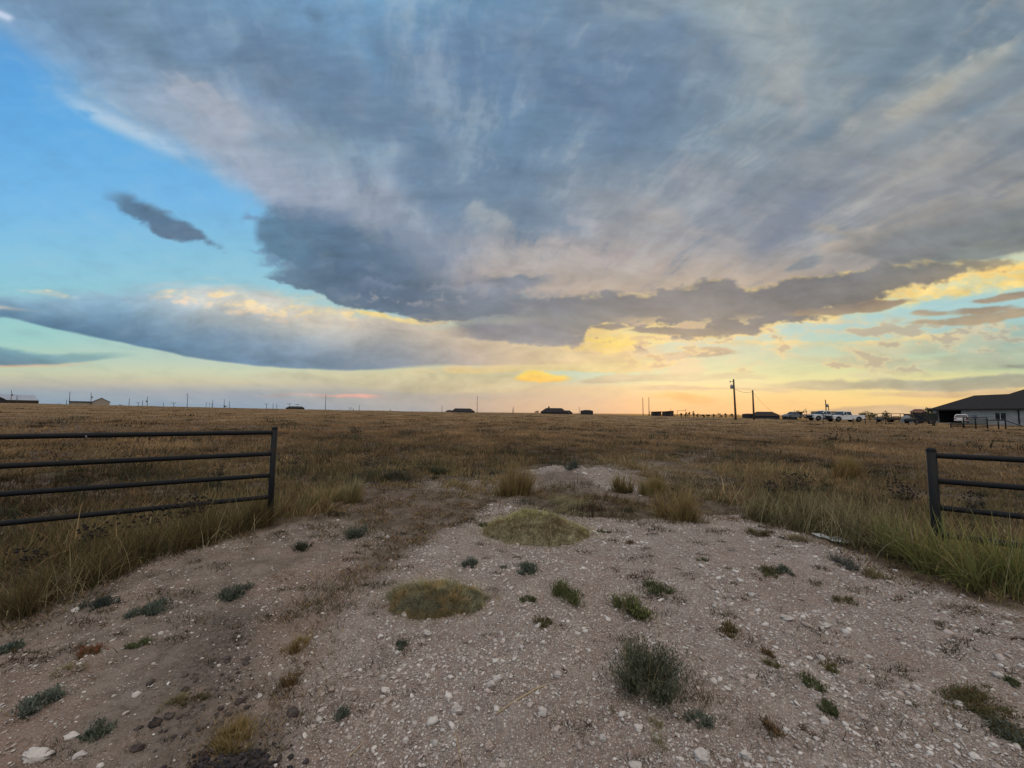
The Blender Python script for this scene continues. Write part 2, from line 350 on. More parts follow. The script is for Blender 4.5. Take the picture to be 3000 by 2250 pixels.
    # ---- high sheet covering the top of the sky
    sheet = field([
        (0,    [(-400, (104, 140, 178)), (0, (112, 146, 184)), (150, (108, 150, 196)), (300, (120, 165, 205)), (500, (150, 168, 190))]),
        (400,  [(-400, (104, 136, 172)), (0, (106, 138, 172)), (150, (118, 150, 186)), (300, (132, 158, 188)), (450, (146, 164, 190)), (600, (150, 164, 188))]),
        (750,  [(-400, (104, 140, 178)), (0, (104, 142, 182)), (150, (98, 128, 164)), (280, (114, 142, 176)), (400, (148, 160, 182)), (560, (144, 160, 188)), (650, (128, 148, 180))]),
        (1100, [(-400, (106, 150, 192)), (0, (104, 150, 192)), (120, (98, 134, 172)), (260, (96, 128, 164)), (420, (114, 144, 174)), (560, (142, 154, 176)), (720, (126, 140, 166)), (860, (130, 140, 160))]),
        (1450, [(-400, (98, 134, 170)), (0, (98, 136, 174)), (180, (96, 126, 164)), (380, (94, 126, 160)), (560, (104, 130, 160)), (680, (118, 136, 160)), (800, (160, 154, 162)), (880, (176, 162, 160))]),
        (1850, [(-400, (112, 134, 158)), (0, (112, 136, 162)), (200, (96, 124, 158)), (420, (106, 132, 160)), (600, (128, 138, 154)), (740, (154, 148, 152)), (850, (176, 156, 146)), (950, (180, 156, 146))]),
        (2250, [(-400, (138, 154, 168)), (0, (140, 156, 166)), (180, (138, 152, 164)), (360, (116, 136, 154)), (520, (120, 134, 152)), (700, (126, 134, 150)), (820, (168, 152, 142)), (900, (176, 156, 140))]),
        (2650, [(-400, (120, 140, 158)), (0, (124, 142, 158)), (200, (118, 138, 156)), (380, (140, 146, 152)), (560, (138, 140, 146)), (700, (130, 132, 138)), (800, (150, 142, 136)), (900, (160, 146, 134))]),
        (3000, [(-400, (100, 122, 144)), (0, (102, 124, 146)), (150, (108, 130, 150)), (260, (142, 148, 152)), (400, (126, 136, 148)), (520, (142, 142, 142)), (640, (126, 130, 134)), (760, (144, 138, 132))]),
    ], st3 * 260.0 + wx * 120.0, st3 * 0.06 + wy * 0.02)
    # streaky light and dark of the sheet
    st4 = fbm(PX * 15.0 + PY * 3.5 + wx * .6, PY * 7.5 + wy * .6, 5, 0.6, 27)
    mod = st1 * 0.5 + st2 * 0.75 + st4 * 0.45
    sheet = mixc(smooth(mod, 0.0, 0.40) * 0.42, sheet, rx([(0, (160, 180, 204)), (1500, (156, 172, 190)), (2600, (180, 174, 168))]))
    sheet = mixc(smooth(mod * -1.0, 0.0, 0.40) * 0.42, sheet, rx([(0, (88, 118, 154)), (1500, (82, 110, 144)), (2800, (98, 112, 132))]))
    for st in STROKES: sheet = stroke(sheet, *st)
    edge = cv([(-280, -40), (0, 105), (130, 215), (300, 315), (450, 410), (600, 500), (720, 570), (800, 640), (870, 720), (1000, 800), (1150, 870), (1400, 900), (1600, 905), (1800, 910), (2000, 900),
               (2300, 880), (2500, 835), (2700, 790), (2850, 755), (3000, 735), (3280, 700)])
    em = smooth(edge - SY + st2 * 70.0 + st1 * 90.0 + wy * 40.0, op([(-300, .28), (400, .22), (900, .14), (1300, .08), (3200, .06)]) * -190.0, op([(-300, .5), (400, .4), (900, .2), (1300, .08), (3200, .05)]) * 260.0)
    sheet = sheet * np.array([1.015, 1.01, 0.985], np.float32)
    sheet = (sheet * .87 + sheet.mean(-1, keepdims=True) * .13) * (1.045 + inner * .16 + puff * .07)[..., None]
    sky = mixc(em, sky, sheet)
    # bright wisps on the sheet's edge
    wm = smooth(st2 * 0.8 + wisp * 0.5, -0.10, 0.22)
    sky = mixc((wm * 0.55) * smooth(np.abs(SY - cv([(0, 150), (130, 250), (300, 345), (400, 390), (600, 480), (800, 610)])), 44.0, 2.0) * op([(0, 0), (90, .2), (200, 1), (380, 1), (520, .35), (800, 0)]), sky, ((205, 218, 232)))
    sky = stroke(sky, -30, 40, 40, 62, 14, (200, 214, 236), .9, .2)
    # pale lining where the sheet thins over the bar
    sky = band(sky, [(1380, 700), (1480, 690), (1650, 730), (1900, 790), (2300, 800)], [(1380, 800), (1500, 860), (1700, 870), (1900, 862), (2300, 845)],
               [(1400, (170, 166, 176), (184, 168, 164)), (2300, (166, 152, 146), (196, 166, 140))], (40, 20), (60, 20), st2, [(1330, 0), (1450, .75), (2000, .6), (2400, 0)])
    # darker shelf at the right edge
    sky = band(sky, [(2480, 700), (2700, 660), (3000, 620), (3280, 600)], [(2480, 735), (2700, 780), (2850, 770), (3000, 735), (3280, 700)],
               [(2500, (122, 126, 136), (118, 120, 130)), (3050, (120, 124, 130), (116, 120, 126))], (24, 10), (30, 12), st2, [(2420, 0), (2600, .8), (3280, .9)])
    sky = band(sky, [(2290, 792), (2360, 750), (2420, 740)], [(2290, 800), (2360, 790), (2420, 760)], [(2300, (120, 128, 144), (118, 126, 142))], (8, 8), (12, 8), puff, [(2270, 0), (2320, .8), (2390, .8), (2430, 0)])

    # ---- dark mass in the middle
    sky = band(sky, [(728, 660), (745, 632), (790, 612), (880, 612), (1000, 640), (1150, 705), (1260, 770), (1380, 840), (1600, 868), (1720, 880)],
               [(728, 668), (760, 712), (830, 768), (900, 800), (1000, 850), (1150, 900), (1400, 925), (1600, 935), (1720, 920)],
               [(730, (98, 126, 156), (92, 120, 150)), (900, (92, 118, 148), (86, 112, 142)), (1100, (92, 114, 142), (88, 106, 134)), (1300, (106, 122, 148), (96, 108, 132)), (1700, (124, 128, 146), (112, 114, 130))],
               ([(700, 26), (800, 26), (950, 44), (1200, 70), (1700, 50)], 22), (30, 26), puff, [(724, .0), (750, .88), (1000, .95), (1200, .85), (1400, .6), (1550, .35), (1720, .0)])
    sky = band(sky, [(765, 812), (840, 790), (920, 762), (1080, 780), (1250, 850), (1400, 872), (1600, 876)],
               [(765, 818), (850, 838), (940, 862), (985, 890), (1060, 908), (1200, 926), (1350, 934), (1500, 930), (1600, 930)],
               [(765, (100, 124, 152), (98, 120, 146)), (1000, (88, 110, 140), (94, 108, 134)), (1600, (112, 116, 134), (106, 108, 126))],
               ([(700, 8), (900, 30), (1200, 50), (1600, 20)], 5), (20, 20), fine, [(750, 0), (790, .9), (1300, .93), (1500, .75), (1650, 0)])
    sky = band(sky, [(1420, 818), (1500, 804), (1600, 810)], [(1420, 836), (1500, 848), (1600, 832)], [(1450, (116, 126, 148), (126, 130, 150))], (8, 12), (18, 18), puff, [(1370, 0), (1460, .8), (1560, .8), (1630, 0)])
    for a_ in [(735, 640, 830, 600, 12, (110, 136, 168), .6), (745, 720, 830, 770, 10, (112, 142, 172), .55), (770, 760, 880, 790, 12, (104, 130, 160), .6), (830, 600, 1040, 640, 22, (120, 138, 166), .5),
               (1180, 700, 1330, 760, 30, (128, 142, 164), .5), (1320, 690, 1480, 720, 24, (158, 160, 168), .5), (1250, 840, 1400, 850, 14, (156, 158, 168), .45), (1060, 830, 1200, 850, 12, (128, 140, 160), .5)]:
        sky = stroke(sky, *a_)
    # lit rags along its foot
    rag = smooth(frag + fine, 0.10, 0.40)
    sky = mixc(rag * smooth(np.abs(SY - cv([(1000, 872), (1300, 880), (1600, 872), (2000, 870)])), 34, 6) * op([(980, 0), (1100, .5), (1600, .6), (1900, 0)]), sky, (172, 166, 166))
    # ---- bar running right, gilded below
    barT = [(1250, 880), (1400, 876), (1550, 872), (1750, 862), (1900, 852), (2000, 838), (2080, 822), (2130, 826), (2180, 846), (2300, 826), (2400, 808), (2550, 790), (2750, 768), (2900, 758), (3000, 760)]
    barB = [(1250, 925), (1350, 965), (1500, 1000), (1620, 1012), (1700, 1004), (1730, 965), (1850, 950), (1980, 966), (2080, 972), (2200, 962), (2350, 936), (2500, 906), (2600, 870), (2750, 826), (2900, 786), (3000, 770)]
    sky = band(sky, barT, [(x, y + 12) for x, y in barB], [(1300, (200, 186, 172), (196, 184, 172)), (1700, (250, 212, 140), (250, 208, 130)), (3000, (252, 212, 130), (250, 208, 130))], (8, 8), (18, 26), fine, [(1600, 0), (1720, .7), (2950, .8), (3010, 0)])
    sky = band(sky, barT, barB, [(1300, (118, 126, 144), (146, 144, 154)), (1600, (114, 116, 132), (142, 138, 146)), (1900, (112, 112, 128), (106, 104, 118)), (2300, (108, 108, 122), (112, 108, 116)), (2700, (116, 116, 124), (120, 112, 112)), (3000, (122, 120, 120), (130, 118, 108))],
               (13, 11), (34, 46), fine * .6 + puff * .6, [(1180, 0), (1340, .6), (1500, .72), (1640, .92), (2500, .97), (2800, .9), (2960, .7), (3020, 0)])
    sky = band(sky, [(1360, 950), (1500, 950), (1650, 970), (1700, 985)], [(1360, 985), (1500, 1002), (1620, 1020), (1700, 1014)], [(1400, (132, 128, 142), (140, 134, 144))], (10, 8), (12, 12), puff, [(1300, 0), (1400, .8), (1650, .9), (1720, 0)])
    veil2 = smooth(wisp * .9 + fine * .5 + wx * .4, -.04, .22)
    sky = mixc(veil2 * .55 * smooth(SX, 1600, 1700) * (1 - smooth(SX, 2000, 2150)) * smooth(SY, 960, 1000) * (1 - smooth(SY, 1080, 1120)), sky, (226, 194, 156))
    sky = mixc(smooth(puff + fine, .05, .3) * .8 * smooth(SY, 925, 945) * (1 - smooth(SY, 1010, 1040)) * smooth(SX, 1640, 1720) * (1 - smooth(SX, 1900, 1980)), sky, (150, 132, 132))
    # small broken puffs, lit and unlit, between bar and horizon on the right
    brk = fbm(SX * 0.012 + 9, SY * 0.034, 6, 0.58, 57) + fbm(SX * 0.004, SY * 0.013, 3, .5, 58) * .7
    zone = smooth(SY, 900, 950) * (1 - smooth(SY, 1060, 1100)) * smooth(SX, 1750, 1950)
    sky = mixc(smooth(brk, .06, .16) * zone * .62, sky, rx([(1750, (252, 212, 130)), (2300, (240, 208, 142)), (3000, (206, 200, 168))]))
    sky = mixc(smooth(brk, .17, .27) * zone * .7, sky, rx([(1750, (196, 160, 130)), (2300, (186, 164, 140)), (3000, (160, 158, 146))]))
    # ---- torn scraps under the bar on the right
    for (pts, c1, c2) in [
        ([(2830, 884, 888), (2900, 874, 892), (3000, 858, 880), (3100, 850, 872)], (150, 132, 120), (168, 140, 118)),
        ([(2640, 948, 952), (2760, 934, 952), (2900, 918, 944), (3050, 904, 926)], (164, 146, 128), (178, 150, 122)),
        ([(2780, 912, 916), (2880, 904, 920), (2960, 900, 912)], (150, 132, 120), (166, 140, 118)),
        ([(2460, 902, 908), (2540, 886, 918), (2600, 880, 908), (2660, 878, 886)], (140, 122, 114), (162, 136, 116)),
        ([(2660, 918, 922), (2720, 908, 928), (2780, 912, 920)], (160, 144, 130), (176, 152, 126)),
        ([(1830, 966, 970), (1940, 954, 974), (2080, 958, 976), (2200, 966, 974)], (124, 116, 122), (140, 126, 120)),
        ([(1720, 958, 962), (1780, 950, 966), (1840, 954, 962)], (128, 118, 122), (140, 126, 118)),
        ([(2920, 1072, 1076), (3000, 1066, 1082), (3100, 1062, 1080)], (140, 150, 146), (150, 152, 140)),
        ([(2320, 918, 926), (2450, 900, 930), (2560, 890, 905)], (134, 120, 118), (160, 136, 116))]:
        xs = pts
        sky = band(sky, [(x, a) for x, a, b in xs], [(x, b) for x, a, b in xs], [(xs[0][0], c1, c2)], (3, 3), (9, 7), fine,
                   [(xs[0][0] - 40, 0), (xs[0][0] + 15, .92), (xs[-1][0] - 15, .92), (xs[-1][0] + 40, 0)])
    sky = band(sky, [(1180, 923), (1230, 919), (1290, 924)], [(1180, 927), (1230, 931), (1290, 927)], [(1200, (124, 130, 148), (124, 130, 148))], (2, 2), (3, 3), fine, [(1165, 0), (1195, .9), (1260, .9), (1300, 0)])

    # ---- lone dark cloud on the blue
    sky = band(sky, [(270, 566), (330, 562), (400, 584), (470, 616), (540, 650), (590, 684), (630, 716), (670, 738)],
               [(270, 570), (325, 598), (370, 628), (430, 656), (480, 694), (540, 704), (590, 716), (630, 730), (670, 742)],
               [(300, (98, 122, 152), (92, 116, 146)), (450, (84, 108, 138), (84, 106, 138)), (600, (90, 110, 138), (100, 122, 150))], (16, 9), (16, 24), fine, [(262, 0), (340, .75), (400, .95), (590, .93), (640, .6), (680, 0)])

    # fine grain of light and dark over all cloud
    tex = fine * 0.5 + st2 * 0.5
    sky = mixc(np.abs(tex) * 0.30, sky, mixc(smooth(tex, -0.01, 0.01), ((90, 104, 128)), ((226, 214, 200))))
    k_ = (smooth(SX, 1300, 1700) * smooth(SY, 840, 960) * .14)[..., None]
    sky = sky * (1 - k_) + (sky.mean(-1, keepdims=True) * .55 + np.array([205, 190, 170], np.float32) * .45) * k_
    return np.clip(sky, 0, 255)

def srgb_lin(c):
    c = c / 255.0
    return np.where(c <= 0.04045, c / 12.92, ((c + 0.055) / 1.055) ** 2.4)

def dirs(az, el):
    A, E = np.meshgrid(az.astype(np.float32), el.astype(np.float32))
    return np.sin(A) * np.cos(E), np.cos(A) * np.cos(E), np.sin(E)
SW, SH = 4096, 2048
env = np.empty((SH, SW, 4), np.float32); env[..., 3] = 1
az_all = (np.arange(SW) + 0.5) / SW * 2 * np.pi - np.pi / 2   # azimuth from +Y towards +X
el_all = (np.arange(SH) + 0.5) / SH * np.pi - np.pi / 2
env[:SH // 2, :, :3] = srgb_lin(np.array((78.0, 66.0, 54.0)))
K = 4                                                        # coarse everywhere, then fine where clouds have detail
cs = sky_colour(*dirs(az_all.reshape(-1, K).mean(1), el_all[SH // 2:].reshape(-1, K).mean(1)))
env[SH // 2:, :, :3] = srgb_lin(np.repeat(np.repeat(cs, K, 0), K, 1))
i0, i1 = int(SW * (0.25 - 78 / 360)), int(SW * (0.25 + 78 / 360)); j1 = int(SH * (0.5 + 62 / 180))
env[SH // 2:j1, i0:i1, :3] = srgb_lin(sky_colour(*dirs(az_all[i0:i1], el_all[SH // 2:j1])))
# sky out of view, overhead and behind, brightened and warmed to light the ground
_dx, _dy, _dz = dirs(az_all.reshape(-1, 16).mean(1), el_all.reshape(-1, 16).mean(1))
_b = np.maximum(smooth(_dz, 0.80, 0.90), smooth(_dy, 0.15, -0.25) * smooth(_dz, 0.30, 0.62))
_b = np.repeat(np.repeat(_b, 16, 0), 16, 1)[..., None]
env[..., :3] = env[..., :3] * (1 - _b) + _b * (env[..., :3] * 0.6 + np.array(FILL_SKY, np.float32))
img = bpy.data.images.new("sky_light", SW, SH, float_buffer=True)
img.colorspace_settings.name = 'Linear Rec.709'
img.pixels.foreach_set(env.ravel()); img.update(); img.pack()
world = bpy.data.worlds.new("World"); sc.world = world; world.use_nodes = True
W = NT(world.node_tree)
for n in list(W.n): W.n.remove(n)
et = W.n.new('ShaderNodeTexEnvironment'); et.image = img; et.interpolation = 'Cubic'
nish = W.n.new('ShaderNodeTexSky'); nish.sky_type = 'NISHITA'; nish.sun_disc = False
nish.sun_elevation = SUN_EL; nish.sun_rotation = SUN_AZ; nish.dust_density = 1.5
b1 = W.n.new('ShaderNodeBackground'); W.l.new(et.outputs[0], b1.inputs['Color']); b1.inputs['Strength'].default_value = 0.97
b2 = W.n.new('ShaderNodeBackground'); W.l.new(nish.outputs[0], b2.inputs['Color']); b2.inputs['Strength'].default_value = 0.004
ad = W.n.new('ShaderNodeAddShader'); W.l.new(b1.outputs[0], ad.inputs[0]); W.l.new(b2.outputs[0], ad.inputs[1])
wo = W.n.new('ShaderNodeOutputWorld'); W.l.new(ad.outputs[0], wo.inputs[0])
world.cycles.sampling_method = 'MANUAL'; world.cycles.sample_map_resolution = 512

# ================================================================== GROUND
rng = np.random.default_rng(7)
random.seed(7)

# crest of the land by direction: photo column, height of its line over eye level (px), distance
_CR = [(-200, 15, 130), (0, 15, 130), (300, 12, 130), (650, 7.5, 140), (1000, 4, 140), (1250, 1.5, 150), (1400, 0.3, 150), (1700, -2, 150), (1900, -3.2, 140),
       (2150, -6, 110), (2350, -11, 78), (2500, -14.5, 66), (2700, -19, 58), (2850, -27, 48), (3000, -28, 46), (3300, -28, 46)]
_AZ = np.array([math.atan2(ray(c[0], 1209 + (c[0] - 1500) * 0.0105)[0], 1.0) for c in _CR])
_YC = np.array([c[2] for c in _CR], float)
_SL = np.array([(c[1] - 0.22 * F / c[2]) / F for c in _CR])
def terrain(x, y):
    x = np.asarray(x, float); y = np.asarray(y, float)
    r = np.hypot(x, y); A = np.clip(np.arctan2(x, y), _AZ[0], _AZ[-1]); ca = np.cos(A)
    s_ = np.interp(A, _AZ, _SL); yc = np.interp(A, _AZ, _YC); rc = yc / ca
    zc = EYE + s_ * yc
    right = np.clip((A - 0.55) / 0.15, 0, 1)
    z1 = zc * np.minimum(r / rc, 1.0) ** 1.35
    rf = rc + 55.0 * right
    k1 = (-0.0015) * right + (s_ * ca - 0.004) * (1 - right)
    k2 = s_ * ca - 0.006
    return z1 + np.clip(r - rc, 0, None) * 0 + k1 * np.clip(np.minimum(r, rf) - rc, 0, None) + k2 * np.clip(r - rf, 0, None)

def gpt(px, py):
    """where the view ray through a photo point meets the ground"""
    d = ray(px, py); t = EYE / -d[2] if d[2] < -1e-4 else 400.0
    for _ in range(25):
        t = 0.5 * t + 0.5 * (EYE - float(terrain(d[0] * t, t))) / max(-d[2], 1e-4)
    return np.array([d[0] * t, t, float(terrain(d[0] * t, t))])
def zrow(px, row, Y):
    return EYE + ray(px, row)[2] * Y
def wx_at(px, row, Y):
    return ray(px, row)[0] * Y

def poly_sd(P, poly):
    """signed distance to a polygon on the plan, inside positive"""
    poly = np.array(poly, float); q = np.roll(poly, -1, 0)
    x, y = P[:, 0], P[:, 1]
    best = np.full(len(P), 1e9); inside = np.zeros(len(P), bool)
    for (ax, ay), (bx, by) in zip(poly, q):
        ex, ey = bx - ax, by - ay; L = ex * ex + ey * ey + 1e-12
        t = np.clip(((x - ax) * ex + (y - ay) * ey) / L, 0, 1)
        d = np.hypot(x - ax - t * ex, y - ay - t * ey); best = np.minimum(best, d)
        c = ((ay > y) != (by > y)) & (x < (bx - ax) * (y - ay) / (by - ay + 1e-12) + ax)
        inside ^= c
    return np.where(inside, best, -best)
def G(pts): return [tuple(gpt(*p)[:2]) for p in pts]

P_GRAVEL = G([(0, 1835), (120, 1797), (250, 1720), (330, 1690), (407, 1663), (497, 1624), (678, 1588), (814, 1556), (1000, 1524), (1100, 1545), (1250, 1525), (1400, 1500), (1440, 1478), (1600, 1500), (1760, 1520),
              (1900, 1520), (2050, 1512), (2200, 1512), (2330, 1552), (2420, 1590), (2490, 1612), (2560, 1640), (2650, 1690), (2740, 1722), (2860, 1765), (3000, 1805)]) + [(5.6, 1.5), (6.5, -4), (-6.5, -4), (-5.0, 1.2)]
P_DIRT = G([(0, 1830), (330, 1680), (814, 1550), (1000, 1520), (960, 1480), (1010, 1440), (1120, 1425), (1300, 1440), (1400, 1478), (1390, 1520), (1290, 1570), (1170, 1645), (1030, 1760), (930, 1870), (880, 2000), (850, 2240)]) + [(-0.85, 0.5), (-0.8, -4), (-6.5, -4), (-5.0, 1.2)]
P_STRAW = G([(960, 1500), (1300, 1450), (1390, 1500), (1300, 1560), (1170, 1640), (1020, 1760), (930, 1870), (900, 1960), (880, 2100), (850, 2240), (600, 2240), (700, 2100), (800, 1950), (850, 1830), (930, 1720), (1060, 1630), (1120, 1560), (1010, 1530)])
P_DARK = G([(640, 1760), (800, 1800), (820, 1900), (760, 2020), (560, 2240), (330, 2240), (430, 2050), (500, 1920), (560, 1830)])
P_PATCH = G([(1530, 1386), (1600, 1374), (1700, 1368), (1790, 1384), (1870, 1430), (1850, 1442), (1760, 1432), (1660, 1405), (1560, 1404)])
P_SHORT = G([(1050, 1470), (1010, 1420), (1250, 1395), (1520, 1370), (1700, 1345), (1950, 1345), (2150, 1400), (2200, 1460), (2330, 1552), (2200, 1512), (1900, 1520), (1760, 1520), (1600, 1500), (1400, 1500), (1250, 1525)])
P_LANE = G([(1850, 1395), (1950, 1330), (2080, 1300), (2180, 1310), (2120, 1360), (2080, 1400), (2000, 1440)])

def masks(P):
    n1 = fbm(P[:, 0] * 1.1, P[:, 1] * 1.1, 5, 0.6, 51); n2 = fbm(P[:, 0] * 0.35, P[:, 1] * 0.35, 4, 0.5, 52)
    near = P[:, 1] < 60
    g = np.full(len(P), -50.0); d = g.copy(); st = g.copy(); dk = g.copy(); pa = g.copy(); sh = g.copy(); la = g.copy()
    Q = P[near]
    for arr, poly in ((g, P_GRAVEL), (d, P_DIRT), (st, P_STRAW), (dk, P_DARK), (pa, P_PATCH), (sh, P_SHORT), (la, P_LANE)): arr[near] = poly_sd(Q, poly)
    w = n1 * 0.55 + n2 * 0.4
    return dict(g=g + w * 0.55, d=d + w * 0.6, st=st + w * 0.5, dk=dk + w * 0.5, pa=pa + w * 0.6, sh=sh + w, la=la + w * 2, n1=n1, n2=n2)

def tag(o, label=None, cat=None, group=None, kind=None):
    if label: o['label'] = label
    if cat: o['category'] = cat
    if group: o['group'] = group
    if kind: o['kind'] = kind
    return o
def tri_mesh(name, V, T, mat=None, colors=None, parent=None, smooth_=False, quads=None):
    me = bpy.data.meshes.new(name)
    V = np.ascontiguousarray(V, np.float32)
    nt = 0 if T is None else len(T); nq = 0 if quads is None else len(quads)
    me.vertices.add(len(V)); me.vertices.foreach_set('co', V.ravel())
    loops = []; starts = []
    if nt: loops.append(np.asarray(T, np.int32).ravel()); starts.append(np.arange(nt, dtype=np.int32) * 3)
    if nq: loops.append(np.asarray(quads, np.int32).ravel()); starts.append(nt * 3 + np.arange(nq, dtype=np.int32) * 4)
    loops = np.concatenate(loops); starts = np.concatenate(starts)
    me.loops.add(len(loops)); me.loops.foreach_set('vertex_index', loops)
    me.polygons.add(nt + nq); me.polygons.foreach_set('loop_start', starts)
    if smooth_: me.polygons.foreach_set('use_smooth', np.ones(nt + nq, bool))
    if colors is not None:
        for nm, c in (colors.items() if isinstance(colors, dict) else [('tint', colors)]):
            at = me.color_attributes.new(nm, 'FLOAT_COLOR', 'POINT')
            c4 = np.ones((len(V), 4), np.float32); c4[:, :3] = c
            at.data.foreach_set('color', c4.ravel())
    me.update(calc_edges=True)
    if mat: me.materials.append(mat)
    o = bpy.data.objects.new(name, me); COL.objects.link(o)
    if parent: o.parent = parent
    return o

# ------------------------------------------------------------------ materials
def mat(name, build):
    m = bpy.data.materials.new(name); m.use_nodes = True
    n = NT(m.node_tree)
    for q in list(n.n): n.n.remove(q)
    out = n.n.new('ShaderNodeOutputMaterial'); b = n.n.new('ShaderNodeBsdfPrincipled')
    n.l.new(b.outputs[0], out.inputs['Surface'])
    b.inputs['Specular IOR Level'].default_value = 0.25
    build(n, b, out)
    return m
def bump(n, b, h, dist=0.02, strength=0.6):
    q = n.n.new('ShaderNodeBump'); q.inputs['Distance'].default_value = dist; q.inputs['Strength'].default_value = strength
    n.put(q.inputs['Height'], h); n.l.new(q.outputs[0], b.inputs['Normal'])
def simple(name, col, rough=0.6, metal=0.0, var=0.15, scale=4.0, spec=0.3, bmp=0.0, obj=True):
    """plain stuff with a little wear: two tones by noise"""
    def f(n, b, out):
        t = n.n.new('ShaderNodeTexCoord'); v = X(n, t.outputs['Object' if obj else 'Generated'])
        z = n.noise(v, scale, 6, 0.6)
        c1 = tuple(q * (1 - var) for q in col); c2 = tuple(min(1, q * (1 + var)) for q in col)
        n.put(b.inputs['Base Color'], n.mix(n.ss(z, 0.3, 0.7), (*c1, 1), (*c2, 1)))
        n.put(b.inputs['Roughness'], n.m('ADD', z * 0.25, rough - 0.12)); b.inputs['Metallic'].default_value = metal
        b.inputs['Specular IOR Level'].default_value = spec
        if bmp: bump(n, b, n.noise(v, scale * 6, 5, 0.6), bmp, 0.5)
    return mat(name, f)

def m_ground(n, b, out):
    at = n.n.new('ShaderNodeVertexColor'); at.layer_name = 'cover'      # r gravel, g dirt, b dark soil
    s = n.n.new('ShaderNodeSeparateColor'); n.l.new(at.outputs[0], s.inputs[0])
    g, d, k = [X(n, o) for o in s.outputs]
    geo = n.n.new('ShaderNodeNewGeometry'); p = X(n, geo.outputs['Position'])
    big = n.noise(p, 0.9, 6, 0.6); mid = n.noise(p, 5.0, 6, 0.65); fin = n.noise(p, 38.0, 5, 0.65)
    wide = n.noise(p, 0.06, 6, 0.6)
    # gravel: three sizes of chips bedded in reddish dust
    wobp = n.vm('ADD', p, n.vm('SCALE', n.noise(p, 30.0, 3, 0.6, col=True)))
    wobp.o.node.inputs[1].links[0].from_node.inputs['Scale'].default_value = 0.012
    def chips(sc_, lo, hi):
        dist = n.voronoi(wobp, sc_); cell = n.voronoi(wobp, sc_, out='Color')
        r_, g_, b_ = n.sep(cell)
        return n.ss(dist, hi, lo) * n.ss(r_, 0.25, 0.5), g_, dist
    c1, t1, d1 = chips(34.0, 0.30, 0.46)
    c2, t2, d2 = chips(75.0, 0.30, 0.50)
    c3, t3, d3 = chips(150.0, 0.32, 0.52)
    dust = n.mix(n.ss(big * 0.5 + mid * 0.5, 0.38, 0.62), (0.212, 0.160, 0.132, 1), (0.240, 0.204, 0.174, 1))
    dust = n.mix(n.ss(fin, 0.35, 0.65) * 0.6, dust, (0.110, 0.090, 0.080, 1))
    dust = n.mix(n.ss(n.noise(p, 2.2, 5, 0.6), 0.52, 0.66) * 0.5, dust, (0.30, 0.262, 0.235, 1))
    st = n.mix(t1, (0.34, 0.29, 0.255, 1), (0.64, 0.60, 0.55, 1))
    gr = n.mix(c3 * 0.85, dust, n.mix(t3, (0.25, 0.20, 0.175, 1), (0.60, 0.55, 0.50, 1)))
    gr = n.mix(c2 * 0.9, gr, n.mix(t2, (0.28, 0.23, 0.20, 1), (0.66, 0.61, 0.56, 1)))
    gr = n.mix(c1 * 0.85 * n.ss(mid, 0.44, 0.58), gr, st)
    # worn dirt
    dirt = n.mix(n.ss(mid, 0.35, 0.65), (0.128, 0.102, 0.082, 1), (0.205, 0.176, 0.148, 1))
    dirt = n.mix(n.ss(big, 0.45, 0.65) * 0.6, dirt, (0.225, 0.150, 0.115, 1))
    dirt = n.mix(c2 * 0.6 * n.ss(big, 0.4, 0.55), dirt, (0.46, 0.41, 0.36, 1))
    dirt = n.mix(c3 * 0.35, dirt, (0.33, 0.275, 0.235, 1))
    dirt = n.mix(k * n.ss(mid * 0.6 + fin * 0.4, 0.40, 0.60) * 0.8, dirt, (0.060, 0.050, 0.042, 1))
    # soil under the grass, straw-brown far away where blades run together
    soil = n.mix(n.ss(mid, 0.35, 0.65), (0.055, 0.043, 0.032, 1), (0.115, 0.092, 0.068, 1))
    q = n.vm('MULTIPLY', p, (1.0, 0.22, 1.0)); streak = n.noise(q, 0.5, 8, 0.68)
    far = n.mix(n.ss(streak, 0.36, 0.64), (0.130, 0.084, 0.042, 1), (0.240, 0.158, 0.078, 1))
    far = n.mix(n.ss(wide, 0.48, 0.66) * 0.5, far, (0.13, 0.112, 0.055, 1))
    yy_ = n.sep(p)[1]
    soil = n.mix(n.ss(yy_, 14.0, 60.0), soil, far)
    c = n.mix(g, soil, gr)
    c = n.mix(d, c, dirt)
    n.put(b.inputs['Base Color'], c); b.inputs['Roughness'].default_value = 0.95; b.inputs['Specular IOR Level'].default_value = 0.1
    h = (c1 * (0.5 - d1) * 1.6 + c2 * (0.5 - d2) * 1.0 + c3 * (0.5 - d3) * 0.5) * n.m('MAXIMUM', g, d * 0.35) + mid * 0.9 + fin * 0.30
    bump(n, b, h, 0.022, 0.9)
M_GROUND = mat('earth_and_gravel', m_ground)

def m_plant(name, trans=0.25):
    def f(n, b, out):
        at = n.n.new('ShaderNodeVertexColor'); at.layer_name = 'tint'; c = X(n, at.outputs[0])
        geo = n.n.new('ShaderNodeNewGeometry'); z = n.noise(X(n, geo.outputs['Position']), 9.0, 3, 0.5)
        c = n.mix(n.ss(z, 0.3, 0.7) * 0.25, c, n.mix(0.5, c, (0.05, 0.035, 0.015, 1)))
        n.put(b.inputs['Base Color'], c); b.inputs['Roughness'].default_value = 0.75; b.inputs['Specular IOR Level'].default_value = 0.15
        t = n.n.new('ShaderNodeBsdfTranslucent'); n.put(t.inputs['Color'], c)
        m = n.n.new('ShaderNodeMixShader'); m.inputs[0].default_value = trans
        n.l.new(b.outputs[0], m.inputs[1]); n.l.new(t.outputs[0], m.inputs[2]); n.l.new(m.outputs[0], out.inputs['Surface'])
    return mat(name, f)
M_GRASS = m_plant('dry_grass'); M_LEAF = m_plant('weed_leaf', 0.2)
